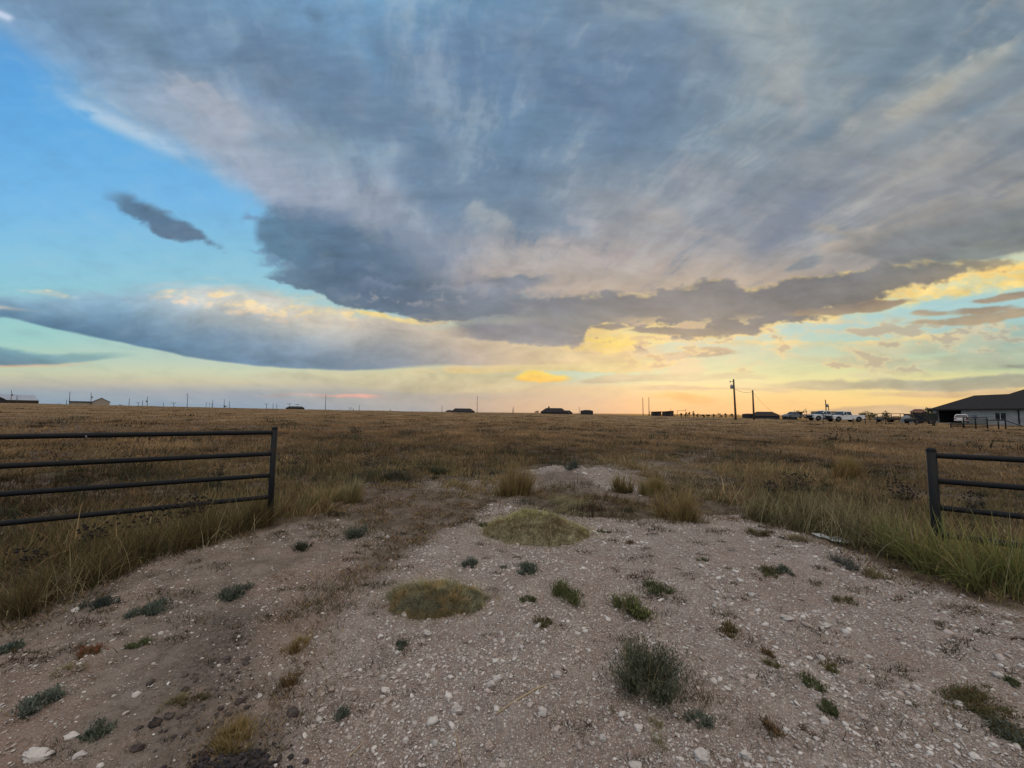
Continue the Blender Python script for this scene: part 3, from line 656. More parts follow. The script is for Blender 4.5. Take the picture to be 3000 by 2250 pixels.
def m_stone(n, b, out):
    at = n.n.new('ShaderNodeVertexColor'); at.layer_name = 'tint'; c = X(n, at.outputs[0])
    geo = n.n.new('ShaderNodeNewGeometry'); p = X(n, geo.outputs['Position'])
    z = n.noise(p, 60.0, 6, 0.65)
    c = n.mix(n.ss(z, 0.35, 0.7) * 0.45, c, n.mix(0.65, c, (0.20, 0.145, 0.12, 1)))
    n.put(b.inputs['Base Color'], c); b.inputs['Roughness'].default_value = 0.92; b.inputs['Specular IOR Level'].default_value = 0.12
    bump(n, b, z + n.noise(p, 220.0, 4, 0.6) * 0.5, 0.006, 0.7)
M_STONE = mat('limestone', m_stone)

# ------------------------------------------------------------------ ground sheet
fr = math.radians(75)
a_f = np.linspace(-fr, fr, 860); a_b = np.linspace(fr, 2 * np.pi - fr, 62)[1:-1]
angs = np.concatenate([a_f, a_b]); NA = len(angs)
rad = np.concatenate([[0.0], np.geomspace(0.5, 60, 470), np.geomspace(60, 4000, 90)[1:]]); NR = len(rad)
RR, AA = np.meshgrid(rad, angs, indexing='ij')
gx, gy = (RR * np.sin(AA)).ravel(), (RR * np.cos(AA)).ravel()
GP = np.stack([gx, gy], 1)
MK = masks(GP)
PATCH_C = tuple(gpt(1690, 1402)[:2])
def ground_relief(x, y):
    """small ups and downs of the surface, over the terrain"""
    r = np.hypot(x, y); f = np.clip(1.5 - r / 25.0, 0.0, 1.0)
    px_, py_ = PATCH_C; heap = np.exp(-((x - px_) / 1.25) ** 2 - ((y - py_) / .75) ** 2) * (.26 + fbm(x * 2.5, y * 2.5, 4, .6, 66) * .25)
    return heap + (fbm(x * 0.8, y * 0.8, 4, 0.5, 61) * 0.10 + fbm(x * 4.0, y * 4.0, 4, 0.6, 62) * 0.022) * f + fbm(x * 0.09, y * 0.09, 3, 0.5, 63) * 0.35 * np.clip(r / 25.0 - 0.5, 0, 1) * np.clip(2.0 - r / 150.0, 0, 1)
def gz(x, y):
    x = np.atleast_1d(np.asarray(x, float)); y = np.atleast_1d(np.asarray(y, float))
    return terrain(x, y) + ground_relief(x, y)
def gz1(x, y): return float(gz(x, y)[0])
def on_ground(px, py):
    p = gpt(px, py); return float(p[0]), float(p[1]), gz1(p[0], p[1])
z = gz(gx, gy)
z = z + np.clip(fbm(gx * 16, gy * 16, 3, 0.6, 64), -0.2, 0.5) * 0.022 * np.clip(2.0 - RR.ravel() / 6.0, 0, 1)
gm = smooth(MK['g'], -0.10, 0.10); gm = np.maximum(gm, smooth(MK['pa'], -0.15, 0.15))
gm = np.maximum(gm, 0.40 * smooth(MK['sh'] * 0.3 + MK['n1'], 0.25, 0.5)); gm = np.maximum(gm, smooth(MK['la'] * 0.2 + MK['n1'], 0.25, 0.5) * 0.35)
up_ = smooth(MK['d'], -.3, .1) * smooth(gy + gx * .35, 4.6, 5.4) * smooth(gy, 12, 8)
stm = np.maximum(smooth(MK['st'], -0.2, 0.2) * smooth(gy, 3.0, 4.2), up_); gm = gm * (1 - stm * 0.9)
dm = smooth(MK['d'], -0.18, 0.22) * (1 - stm * 0.8); dk = smooth(MK['dk'], -0.1, 0.25)
idx = np.arange(NR * NA).reshape(NR, NA)
a, b_ = idx[:-1], idx[1:]
quads = np.stack([a, b_, np.roll(b_, -1, 1), np.roll(a, -1, 1)], -1).reshape(-1, 4)
ground = tri_mesh('ground', np.stack([gx, gy, z], 1), None, M_GROUND, {'cover': np.stack([gm, dm, dk], 1)}, None, True, quads)
tag(ground, kind='structure')

# ------------------------------------------------------------------ stones
def ico(sub):
    if sub < 0:
        return np.array([(1, 0, 0), (0, 1, 0), (-1, 0, 0), (0, -1, 0), (0, 0, 1), (0, 0, -1)], float), np.array([(0, 1, 4), (1, 2, 4), (2, 3, 4), (3, 0, 4), (1, 0, 5), (2, 1, 5), (3, 2, 5), (0, 3, 5)])
    t = (1 + 5 ** 0.5) / 2
    v = [(-1, t, 0), (1, t, 0), (-1, -t, 0), (1, -t, 0), (0, -1, t), (0, 1, t), (0, -1, -t), (0, 1, -t), (t, 0, -1), (t, 0, 1), (-t, 0, -1), (-t, 0, 1)]
    f = [(0, 11, 5), (0, 5, 1), (0, 1, 7), (0, 7, 10), (0, 10, 11), (1, 5, 9), (5, 11, 4), (11, 10, 2), (10, 7, 6), (7, 1, 8), (3, 9, 4), (3, 4, 2), (3, 2, 6), (3, 6, 8), (3, 8, 9), (4, 9, 5), (2, 4, 11), (6, 2, 10), (8, 6, 7), (9, 8, 1)]
    v = [np.array(p) / np.linalg.norm(p) for p in v]
    for _ in range(sub):
        cache = {}; nf = []
        def midp(i, j):
            k = (min(i, j), max(i, j))
            if k not in cache:
                m = v[i] + v[j]; v.append(m / np.linalg.norm(m)); cache[k] = len(v) - 1
            return cache[k]
        for a, b, c in f:
            ab, bc, ca = midp(a, b), midp(b, c), midp(c, a)
            nf += [(a, ab, ca), (b, bc, ab), (c, ca, bc), (ab, bc, ca)]
        f = nf
    return np.array(v), np.array(f)
def stones(name, P, size, sub, colors, flat=0.55, sink=0.25):
    """many small angular stones as one mesh"""
    V0, F0 = ico(sub); N = len(P); nv = len(V0)
    R = 1 + rng.normal(0, 0.17, (N, nv)); R = np.clip(R, 0.6, 1.5)
    V = V0[None] * R[..., None]
    ax = rng.uniform(0.65, 1.35, (N, 1, 3)); ax[..., 2] *= flat
    V = V * ax
    a = rng.uniform(0, 2 * np.pi, N); c, s = np.cos(a)[:, None], np.sin(a)[:, None]
    x, y = V[..., 0] * c - V[..., 1] * s, V[..., 0] * s + V[..., 1] * c
    ti = rng.normal(0, 0.25, N)[:, None]; zz_ = V[..., 2] + x * ti
    V = np.stack([x, y, zz_], -1) * (size[:, None, None] * 0.5)
    V[..., 2] += (size * 0.5 * flat * (1 - 2 * sink))[:, None]
    V += P[:, None, :]
    T = (F0[None] + (np.arange(N) * nv)[:, None, None]).reshape(-1, 3)
    C = np.repeat(colors, nv, 0)
    return tri_mesh(name, V.reshape(-1, 3), T, M_STONE, C, None, False)
def stone_cols(N):
    k = rng.uniform(0, 1, N)[:, None]
    a = np.array([0.55, 0.53, 0.50]); b = np.array([0.44, 0.385, 0.35]); c = np.array([0.30, 0.25, 0.215])
    col = np.where(k < 0.55, a, np.where(k < 0.84, b, c)) * rng.uniform(0.75, 1.15, (N, 1))
    return col
def scatter(N, r0, r1, pw, azw=62):
    u = rng.uniform(0, 1, N)
    if abs(pw - 1) < 1e-6: r = r0 * (r1 / r0) ** u
    else: r = (r0 ** (1 - pw) + u * (r1 ** (1 - pw) - r0 ** (1 - pw))) ** (1 / (1 - pw))
    a = np.radians(rng.uniform(-azw, azw, N))
    return np.stack([r * np.sin(a), r * np.cos(a)], 1), r
P, r = scatter(560000, 1.1, 12, 0.45)
mk = masks(P)
cl = fbm(P[:, 0] * 1.3, P[:, 1] * 1.3, 4, 0.6, 71)
dens = smooth(mk['g'], -0.05, 0.12) * np.where(mk['d'] > 0, 0.52 * (1 - smooth(mk['st'], -0.1, 0.2) * 0.8) * (1 - 0.5 * smooth(mk['dk'], -.1, .2)), 0.62) * np.clip(0.75 + cl * 2.6, 0.12, 1.4)
dens = np.maximum(dens, smooth(mk['pa'], -0.1, 0.1) * 1.0); dens = np.maximum(dens, smooth(mk['sh'], 0, .3) * smooth(mk['n1'], .05, .3) * .3)
keep = rng.uniform(0, 1, len(P)) < dens * 0.85
P, r = P[keep], r[keep]
size = np.clip(np.where(rng.uniform(0, 1, len(P)) < 0.90, rng.lognormal(-5.05, 0.40, len(P)), rng.lognormal(-4.30, 0.42, len(P))), 0.003, 0.045) * np.clip(0.75 + r * 0.10, 0.8, 1.7)
size = np.where(rng.uniform(0, 1, len(P)) < 0.012, size * 1.9, size)
size = size * np.where(masks(P)['d'] > 0, 0.74, 1.0)
PZ = np.column_stack([P, gz(P[:, 0], P[:, 1])])
tiny = size < 0.010; mid_ = (size >= 0.010) & (size < 0.019); big = size >= 0.019
tag(stones('fine_gravel', PZ[tiny], size[tiny], -1, stone_cols(tiny.sum())), kind='stuff')
tag(stones('gravel', PZ[mid_], size[mid_], 0, stone_cols(mid_.sum())), kind='stuff')
tag(stones('loose_stones', PZ[big], size[big], 1, stone_cols(big.sum()), 0.55, 0.38), kind='stuff')

# ------------------------------------------------------------------ blades
def blades(P, h, w, ldir, lean, cb, ct, K=2, droop=0.0):
    """grass blades: P base points, h length, w width, ldir azimuth of lean, lean 0..1, colour at base and tip"""
    N = len(P); ts = np.linspace(0, 1, K + 1)
    fa = rng.uniform(0, np.pi, N); wx_, wy_ = np.cos(fa), np.sin(fa)
    lx, ly = np.cos(ldir), np.sin(ldir)
    rows = []; cols = []
    for t in ts:
        o = lean * h * (t * 0.55 + t * t * 0.45)
        up = h * t * np.sqrt(np.clip(1 - (lean * 0.8) ** 2, 0.1, 1)) - droop * h * t * t * lean
        c = P + np.stack([lx * o, ly * o, up], 1)
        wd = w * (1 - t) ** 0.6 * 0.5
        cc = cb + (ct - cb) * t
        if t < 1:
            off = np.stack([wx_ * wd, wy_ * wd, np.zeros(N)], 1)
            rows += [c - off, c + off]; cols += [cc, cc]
        else: rows.append(c); cols.append(cc)
    V = np.stack(rows, 1); C = np.stack(cols, 1); nv = V.shape[1]
    f = []
    for k in range(K - 1): f += [(2 * k, 2 * k + 1, 2 * k + 2), (2 * k + 1, 2 * k + 3, 2 * k + 2)]
    f.append((2 * K - 2, 2 * K - 1, 2 * K))
    T = (np.array(f)[None] + (np.arange(N) * nv)[:, None, None]).reshape(-1, 3)
    return V.reshape(-1, 3), T, C.reshape(-1, 3)
def join(parts):
    V, T, C = [], [], []; o = 0
    for v, t, c in parts: V.append(v); T.append(t + o); C.append(c); o += len(v)
    return np.concatenate(V), np.concatenate(T), np.concatenate(C)

STRAW, TAN, RUST, OLIVE, GREEN, PALE, DKB = [np.array(c) for c in ((0.34, 0.250, 0.125), (0.250, 0.175, 0.092), (0.205, 0.120, 0.060), (0.125, 0.115, 0.050), (0.080, 0.095, 0.038), (0.38, 0.32, 0.19), (0.075, 0.056, 0.034))]
def palette(ws, n1, n2):
    """blend of the named tones; ws: list of (tone, weight array)"""
    tot = sum(w for _, w in ws); u = rng.uniform(0, 1, len(tot)) * tot
    out = np.zeros((len(tot), 3)); acc = np.zeros(len(tot)); done = np.zeros(len(tot), bool)
    for c, w in ws:
        acc = acc + w; pick = (~done) & (u <= acc); out[pick] = c; done |= pick
    return out * rng.uniform(0.7, 1.25, (len(tot), 1))

def grass_layer(N, r0, r1, pw, wpx):
    P, r = scatter(N, r0, r1, pw, 66)
    # tufts: pull blades together round common feet
    k = rng.integers(0, len(P), len(P) // 14); foot = P[k]; fr_ = r[k]
    j = rng.integers(0, len(k), len(P)); tuft = rng.uniform(0, 1, len(P)) < 0.62
    sp = np.clip(0.035 + fr_[j] * 0.006, 0.03, 0.5)
    P = np.where(tuft[:, None], foot[j] + rng.normal(0, 1, P.shape) * sp[:, None], P)
    r = np.hypot(P[:, 0], P[:, 1]); tj = np.where(tuft, j, -1)
    th = rng.uniform(0.55, 1.5, len(k)); tc = rng.uniform(0.7, 1.3, len(k)); tl = rng.uniform(-np.pi, np.pi, len(k))
    th = np.where(tuft, th[j], 0.8); tc = np.where(tuft, tc[j], 1.0); tl = np.where(tuft, tl[j], 9)
    mk = masks(P)
    x, y = P[:, 0], P[:, 1]
    clump = fbm(x * 1.6, y * 1.6, 4, 0.6, 81); patch = fbm(x * 0.16, y * 0.16, 4, 0.55, 82); pt2 = fbm(x * 0.5, y * 0.25, 4, 0.6, 83)
    lump = fbm(x * 0.35, y * 0.22, 5, 0.62, 84)
    g, sh, d = mk['g'], mk['sh'], mk['d']
    edge_d = -np.maximum(np.maximum(g, mk['pa']), np.where(d > -0.05, 0.3, -9))
    out = smooth(edge_d, -0.10, 0.75) ** 1.3 + 0.10 * smooth(edge_d, -0.45, 0.1) * (clump > 0.05)
    top_ = smooth(mk['st'], -0.2, 0.3) * smooth(y, 4.0, 5.6); out = np.maximum(out, top_ * 0.45)
    short = np.maximum(smooth(sh, -0.1, 0.4), top_ * 0.9); lane = smooth(mk['la'] * 0.3 + mk['n1'], 0.0, 0.4) * (y > 8)
    dens = out * (0.62 + clump * 2.2 + lump * 0.8) * (1 - short * (0.62 - clump * 1.2)) * (1 - lane * 0.6)
    keep = rng.uniform(0, 1, len(P)) < np.clip(dens, 0, 1)
    x, y, r, clump, patch, pt2, short, lane, g, d, th, tc, tl, lump, edge_d = [q[keep] for q in (x, y, r, clump, patch, pt2, short, lane, g, d, th, tc, tl, lump, edge_d)]
    N = len(x)
    bank = smooth(edge_d, 0.1, 0.8) * smooth(2.8 - edge_d, 0.0, 1.6) * (y < 14)              # tall fringe beside the gravel
    bl = bank * (x < -2.2); br = bank * (x > 2.6)
    h = 0.11 + 0.10 * np.clip(clump + 0.35, 0, 1) + 0.12 * np.clip(lump + .1, 0, 1) + 0.12 * bl + 0.16 * br
    h *= (1 - 0.60 * short * (1 - bank)) * (1 - 0.4 * lane) * th
    h *= rng.uniform(0.4, 1.2, N)
    tall = rng.uniform(0, 1, N) < 0.03; h[tall] *= 1.7
    h *= smooth(edge_d, -0.2, 0.9) * 0.65 + 0.35
    h *= 1 - 0.35 * smooth(r, 30, 90)
    w = np.maximum(0.0024, wpx * r / 385.0) * rng.uniform(0.7, 1.4, N)
    lit = np.ones(N)
    gl = bl * smooth(clump + pt2, -0.10, 0.25) * .8
    cb = palette([(TAN, 1.0 * lit), (RUST, 0.5 + 1.5 * smooth(pt2, -.05, .3)), (OLIVE, 0.5 + 1.6 * gl + 1.2 * br + 1.6 * smooth(patch, -.05, .25)), (GREEN, 0.15 + 2.4 * gl + 0.5 * br + .9 * smooth(lump, .15, .3)), (STRAW, 0.25 + 0.7 * smooth(-pt2, -0.05, 0.3)), (DKB, 0.6 + 1.6 * smooth(-clump, 0.05, .3) + 1.2 * smooth(-lump, .1, .3)), (PALE, 0.05 + 0.4 * br)], 0, 0)
    ct = cb * 0.6 + palette([(TAN, lit), (STRAW, lit * .7), (RUST, lit * 0.6), (PALE, 0.10 + 0.4 * br), (OLIVE, 0.4 + gl + smooth(patch, 0, .25))], 0, 0) * 0.5
    calm = smooth(r, 8, 26)
    tone = ((tc * (1 - calm * .75) + calm * .75) * (1 + lump * 1.6 + patch * .9 + clump * .35))[:, None] * (1 + 0.12 * calm)[:, None]
    mean_c = np.array([0.262, 0.160, 0.084]); cb = cb * (1 - .7 * calm[:, None]) + mean_c * .7 * calm[:, None]; ct = ct * (1 - .60 * calm[:, None]) + mean_c * 1.1 * .60 * calm[:, None]
    ldir = np.where(tl < 8, tl + rng.normal(0, 1.0, N), rng.uniform(-np.pi, np.pi, N)) * 0.7 + np.where(x > 0, 0.3, 0.5)
    lean = np.clip(rng.beta(2.2, 2.4, N) * 1.15 + short * 0.25, 0.05, 0.97)
    P3 = np.column_stack([x, y, gz(x, y) - 0.01])
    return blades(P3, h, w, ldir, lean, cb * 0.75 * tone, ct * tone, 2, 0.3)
print('grass...')
gp = [grass_layer(330000, 2.6, 9, 0.6, 0.60), grass_layer(420000, 9, 30, 0.9, 0.46), grass_layer(330000, 28, 170, 1.3, 0.5)]
V, T, C = join(gp)
tag(tri_mesh('dry_grass', V, T, M_GRASS, C), kind='stuff')
# flattened straw and litter on the dirt strip, thin stuff over the gravel
P, r = scatter(230000, 1.2, 9, 0.5); mk = masks(P)
cl = fbm(P[:, 0] * 2.2, P[:, 1] * 2.2, 4, 0.6, 91)
up_ = smooth(mk['d'], -.3, .1) * smooth(P[:, 1] + P[:, 0] * .35, 4.6, 5.4)
dens = np.maximum(smooth(mk['st'], -0.25, 0.2), up_) * np.clip(0.42 + cl * 3.2, 0.05, 1) * (1.15 + .4 * smooth(P[:, 1], 3, 4.5)) + smooth(mk['d'], 0, .2) * np.clip(cl * 3 - .35, 0, .5) * .3 + smooth(mk['g'], 0, .1) * np.clip(cl * 3 - .5, 0, .5) * 0.12 + smooth(mk['g'], .5, 0) * smooth(mk['g'], -.5, 0) * np.clip(.25 + cl * 2, 0, .6)
keep = rng.uniform(0, 1, len(P)) < dens * 0.8
P, r, cl = P[keep], r[keep], cl[keep]; N = len(P)
cb = palette([(TAN, np.full(N, 1.0)), (RUST, np.full(N, 1.3)), (STRAW, np.full(N, .5)), (DKB, np.full(N, 1.5)), (OLIVE, np.full(N, .5))], 0, 0)
V, T, C = blades(np.column_stack([P, gz(P[:, 0], P[:, 1]) + 0.002]), rng.uniform(0.02, 0.085, N), np.maximum(0.002, 0.6 * r / 385) * rng.uniform(.7, 1.3, N), rng.uniform(-np.pi, np.pi, N), rng.uniform(0.6, 0.98, N), cb * .9, cb * 1.1, 2, 0.3)
tag(tri_mesh('straw_litter', V, T, M_GRASS, C), kind='stuff')
def clusters(NC, r0, r1, pw, per, spread, hgt, cols, keepf, wpx=0.5, lean=(.4, .97), flatx=1.8):
    C_, r = scatter(NC, r0, r1, pw); C_ = C_[rng.uniform(0, 1, NC) < keepf(C_)]; n = len(C_); k = np.repeat(np.arange(n), per)
    rr_ = np.hypot(C_[:, 0], C_[:, 1]); sz = rng.lognormal(0, .45, n)
    q = rng.normal(0, 1, (len(k), 2)) * (spread * sz[k] * (1 + rr_[k] * .02))[:, None] * np.array([flatx, 1.0]); P = C_[k] + q
    fall = np.exp(-(q[:, 0] ** 2 / flatx ** 2 + q[:, 1] ** 2) / (2 * (spread * sz[k] * 1.3) ** 2))
    h = hgt * sz[k] * rng.uniform(.4, 1.2, len(k)) * (.35 + .65 * fall); ci = rng.integers(0, len(cols), n)
    c = np.array(cols)[ci][k] * rng.uniform(.7, 1.3, (len(k), 1))
    return blades(np.column_stack([P, gz(P[:, 0], P[:, 1]) - .004]), h, np.maximum(.003, wpx * rr_[k] / 385) * rng.uniform(.7, 1.3, len(k)), rng.uniform(-3.14, 3.14, len(k)), rng.uniform(*lean, len(k)), c * .8, c * 1.1, 2, .3)
def k_field(C_):
    m = masks(C_); return smooth(-np.maximum(m['g'], np.maximum(m['pa'], m['d'])), 0, .5) * (1 - .8 * smooth(m['sh'], 0, .3))
V, T, C = join([clusters(620, 8, 130, 1.15, 80, .16, .24, [(.045, .045, .026), (.06, .06, .03), (.05, .038, .024), (.09, .085, .045), (.075, .08, .06)], k_field, .5, (.1, .8)),
                clusters(320, 4.5, 16, 1.0, 130, .09, .20, [(.06, .065, .035), (.10, .10, .07), (.05, .04, .026), (.20, .15, .075)], k_field, .5, (.1, .8), 1.3)])
tag(tri_mesh('field_weeds', V, T, M_GRASS, C), kind='stuff')
def k_grav(C_):
    m = masks(C_); return smooth(m['g'], 0, .3) * np.where(m['d'] > 0, .7, .25 + .75 * smooth(C_[:, 0] - .3, 0, .8)) * np.clip(.6 + m['n1'] * 3, 0, 1)
def k_rag(C_):
    m = masks(C_); return smooth(m['g'], -.35, .05) * smooth(m['g'], .75, .15)
V, T, C = join([clusters(1100, 1.4, 7, .45, 90, .030, .045, [(.07, .06, .035), (.10, .07, .04), (.055, .06, .035), (.13, .11, .06), (.075, .045, .03)], k_grav, .5, (.4, .97), 1.6),
                clusters(900, 2.2, 9, .7, 90, .055, .06, [(.10, .09, .045), (.15, .11, .055), (.07, .075, .045), (.08, .06, .035)], k_rag, .45, (.5, .98), 1.4)])
tag(tri_mesh('creeping_weeds', V, T, M_GRASS, C), kind='stuff')
# dark clods on the soft dirt
P, r = scatter(16000, 1.3, 7, 0.6); mk = masks(P); cl = fbm(P[:, 0] * 2.0, P[:, 1] * 2.0, 4, 0.6, 95)
keep = rng.uniform(0, 1, len(P)) < smooth(mk['dk'], -0.2, 0.25) * np.clip(cl * 4 + .3, 0, 1) * 0.8 + smooth(mk['st'], 0, .3) * np.clip(cl * 3 - .3, 0, 1) * 0.12
P = P[keep]; N = len(P)
tag(stones('dark_clods', np.column_stack([P, gz(P[:, 0], P[:, 1])]), rng.lognormal(-4.15, 0.45, N), 1, np.array([[0.040, 0.036, 0.036]]) * rng.uniform(.6, 1.7, (N, 1)), 0.5, .3), kind='stuff')

# ================================================================== OBJECTS
class MB:
    """collects boxes, tubes and prisms and links them as one mesh"""
    def __init__(s): s.bm = __import__('bmesh').new()
    def poly(s, pts): return s.bm.faces.new([s.bm.verts.new(p) for p in pts])
    def box(s, x0, x1, y0, y1, z0, z1):
        v = [s.bm.verts.new((x, y, z)) for x in (x0, x1) for y in (y0, y1) for z in (z0, z1)]
        for f in ((0, 1, 3, 2), (4, 6, 7, 5), (0, 4, 5, 1), (2, 3, 7, 6), (0, 2, 6, 4), (1, 5, 7, 3)): s.bm.faces.new([v[i] for i in f])
        return s
    def hull(s, A, B):
        """solid between two outlines with the same number of points"""
        a = [s.bm.verts.new(p) for p in A]; b = [s.bm.verts.new(p) for p in B]; n = len(a)
        s.bm.faces.new(a[::-1]); s.bm.faces.new(b)
        for i in range(n): s.bm.faces.new([a[i], a[(i + 1) % n], b[(i + 1) % n], b[i]])
        return s
    def tube(s, p, q, r, r2=None, n=10, cap=True):
        p, q = Vector(p), Vector(q); r2 = r if r2 is None else r2
        d = (q - p).normalized(); u = d.orthogonal().normalized(); w = d.cross(u)
        a = [s.bm.verts.new(p + (u * math.cos(t) + w * math.sin(t)) * r) for t in [2 * math.pi * i / n for i in range(n)]]
        b = [s.bm.verts.new(q + (u * math.cos(t) + w * math.sin(t)) * r2) for t in [2 * math.pi * i / n for i in range(n)]]
        for i in range(n): f = s.bm.faces.new([a[i], a[(i + 1) % n], b[(i + 1) % n], b[i]]); f.smooth = True
        if cap: s.bm.faces.new(a[::-1]); s.bm.faces.new(b)
        return s
    def path(s, pts, r, n=8):
        for a, b in zip(pts[:-1], pts[1:]): s.tube(a, b, r, n=n)
        return s
    def prism(s, pts2, y0, y1):
        """outline in x,z drawn out from y0 to y1"""
        return s.hull([(x, y0, z) for x, z in pts2], [(x, y1, z) for x, z in pts2])
    def lathe(s, prof, c=(0, 0, 0), n=20, axis='y'):
        rings = []
        for r, h in prof:
            ring = []
            for i in range(n):
                t = 2 * math.pi * i / n; a, b = r * math.cos(t), r * math.sin(t)
                co = {'y': (a, h, b), 'z': (a, b, h), 'x': (h, a, b)}[axis]
                ring.append(s.bm.verts.new((c[0] + co[0], c[1] + co[1], c[2] + co[2])))
            rings.append(ring)
        for a, b in zip(rings[:-1], rings[1:]):
            for i in range(n): f = s.bm.faces.new([a[i], a[(i + 1) % n], b[(i + 1) % n], b[i]]); f.smooth = True
        s.bm.faces.new(rings[0][::-1]); s.bm.faces.new(rings[-1])
        return s
    def build(s, name, m, parent=None, bevel=0.0, loc=None):
        import bmesh
        bmesh.ops.recalc_face_normals(s.bm, faces=s.bm.faces[:])
        if bevel:
            e = [q for q in s.bm.edges if len(q.link_faces) == 2 and q.calc_face_angle(0) > 0.5]
            bmesh.ops.bevel(s.bm, geom=e, offset=bevel, segments=2, profile=0.6, affect='EDGES')
        big = [f for f in s.bm.faces if len(f.verts) > 4]
        if big: bmesh.ops.triangulate(s.bm, faces=big)
        me = bpy.data.meshes.new(name); s.bm.to_mesh(me); s.bm.free()
        me.materials.append(m)
        o = bpy.data.objects.new(name, me); COL.objects.link(o)
        if parent: o.parent = parent
        if loc: o.location = loc
        return o
def thing(name, label, cat, loc=(0, 0, 0), rotz=0.0, group=None):
    o = bpy.data.objects.new(name, None); COL.objects.link(o)
    o.empty_display_size = 0.2; o.location = loc; o.rotation_euler = (0, 0, rotz)
    return tag(o, label, cat, group)
def dup(root, loc, rotz, label, scale=None):
    r = root.copy(); COL.objects.link(r); r.location = loc; r.rotation_euler = (0, 0, rotz); r['label'] = label
    if scale: r.scale = scale
    for ch in list(root.children):
        c = ch.copy(); COL.objects.link(c); c.parent = r
        for g in ch.children: d = g.copy(); COL.objects.link(d); d.parent = c
    return r
def at(px, row, Y):
    d = ray(px, row); return (float(d[0] * Y), float(Y), float(EYE + d[2] * Y))

def m_pipe(n, b, out):
    t = n.n.new('ShaderNodeTexCoord'); p = X(n, t.outputs['Object'])
    z = n.noise(p, 3.5, 7, 0.65); y = n.noise(p, 26.0, 5, 0.6)
    c = n.mix(n.ss(z, 0.45, 0.62), (0.008, 0.010, 0.013, 1), (0.012, 0.011, 0.011, 1))
    c = n.mix(n.ss(z * 0.6 + y * 0.4, 0.55, 0.66) * 0.8, c, (0.030, 0.016, 0.010, 1))
    n.put(b.inputs['Base Color'], c); n.put(b.inputs['Roughness'], 0.55 + y * 0.3); b.inputs['Specular IOR Level'].default_value = 0.22
    bump(n, b, y, 0.002, 0.4)
M_PIPE = mat('black_painted_pipe', m_pipe)
M_SCUFF = simple('scraped_bright_steel', (0.42, 0.41, 0.39), 0.5, 0.3)
M_WOOD = simple('weathered_pole_wood', (0.085, 0.058, 0.040), 0.85, var=0.3, scale=2.0)
M_POLEG = simple('grey_pole_wood', (0.075, 0.075, 0.08), 0.85, var=0.25, scale=2.0)
M_STEEL = simple('galvanised_steel', (0.20, 0.22, 0.25), 0.5, 0.5)
M_WIRE = simple('cable', (0.03, 0.03, 0.03), 0.6)
M_DARKP = simple('dark_pipe', (0.014, 0.015, 0.016), 0.7, spec=.15)
M_ROOFD = simple('dark_shingle', (0.016, 0.015, 0.017), 0.95, var=0.25, scale=1.6, bmp=0.01)
M_ROOFL = simple('pale_metal_roof', (0.34, 0.37, 0.42), 0.45, 0.3, var=0.06, scale=0.3)
M_WALLB = simple('beige_siding', (0.34, 0.31, 0.26), 0.8, var=0.06, scale=0.5)
M_WALLD = simple('dark_siding', (0.030, 0.032, 0.038), 0.8, var=0.12, scale=0.5)
M_WALLR = simple('rust_brown_siding', (0.055, 0.042, 0.036), 0.8, var=0.15, scale=0.5)
M_TRIM = simple('dark_trim', (0.022, 0.020, 0.020), 0.6)
M_WHITE = simple('white_paint', (0.66, 0.68, 0.70), 0.35, var=0.04, scale=1.0, spec=0.5)
M_GLASS = simple('tinted_glass', (0.015, 0.018, 0.022), 0.12, var=0.1, spec=0.7)
M_TYRE = simple('tyre_rubber', (0.016, 0.016, 0.017), 0.85)
M_RIM = simple('alloy_rim', (0.10, 0.10, 0.11), 0.4, 0.5)
M_BLACK = simple('black_plastic', (0.018, 0.018, 0.020), 0.6)
M_LENS = simple('lamp_lens', (0.50, 0.52, 0.54), 0.15, spec=0.7)
M_RED = simple('red_lens', (0.16, 0.012, 0.010), 0.25)
M_BARK = simple('bark', (0.07, 0.052, 0.040), 0.9, var=0.3, scale=8)
M_TARP = simple('pale_tarp', (0.16, 0.18, 0.19), 0.7, var=0.1)
M_REDBR = simple('red_brown_shingle', (0.12, 0.055, 0.035), 0.85, var=0.2)
def m_brick(n, b, out):
    t = n.n.new('ShaderNodeTexCoord'); p = X(n, t.outputs['Object'])
    px_, py_, pz_ = n.sep(p)
    q = n.n.new('ShaderNodeTexBrick'); n.put(q.inputs['Vector'], n.xyz(px_ + py_, pz_, 0.0))
    q.inputs['Scale'].default_value = 1.0; q.inputs['Brick Width'].default_value = 0.9; q.inputs['Row Height'].default_value = 0.22; q.inputs['Mortar Size'].default_value = 0.012
    q.inputs['Color1'].default_value = (0.42, 0.42, 0.39, 1); q.inputs['Color2'].default_value = (0.30, 0.30, 0.28, 1); q.inputs['Mortar'].default_value = (0.36, 0.35, 0.33, 1)
    z = n.noise(p, 0.8, 5, 0.6)
    n.put(b.inputs['Base Color'], n.mix(n.ss(z, 0.35, 0.7) * 0.4, X(n, q.outputs[0]), (0.25, 0.25, 0.235, 1))); b.inputs['Roughness'].default_value = 0.85
M_BRICK = mat('pale_stone_brick', m_brick)

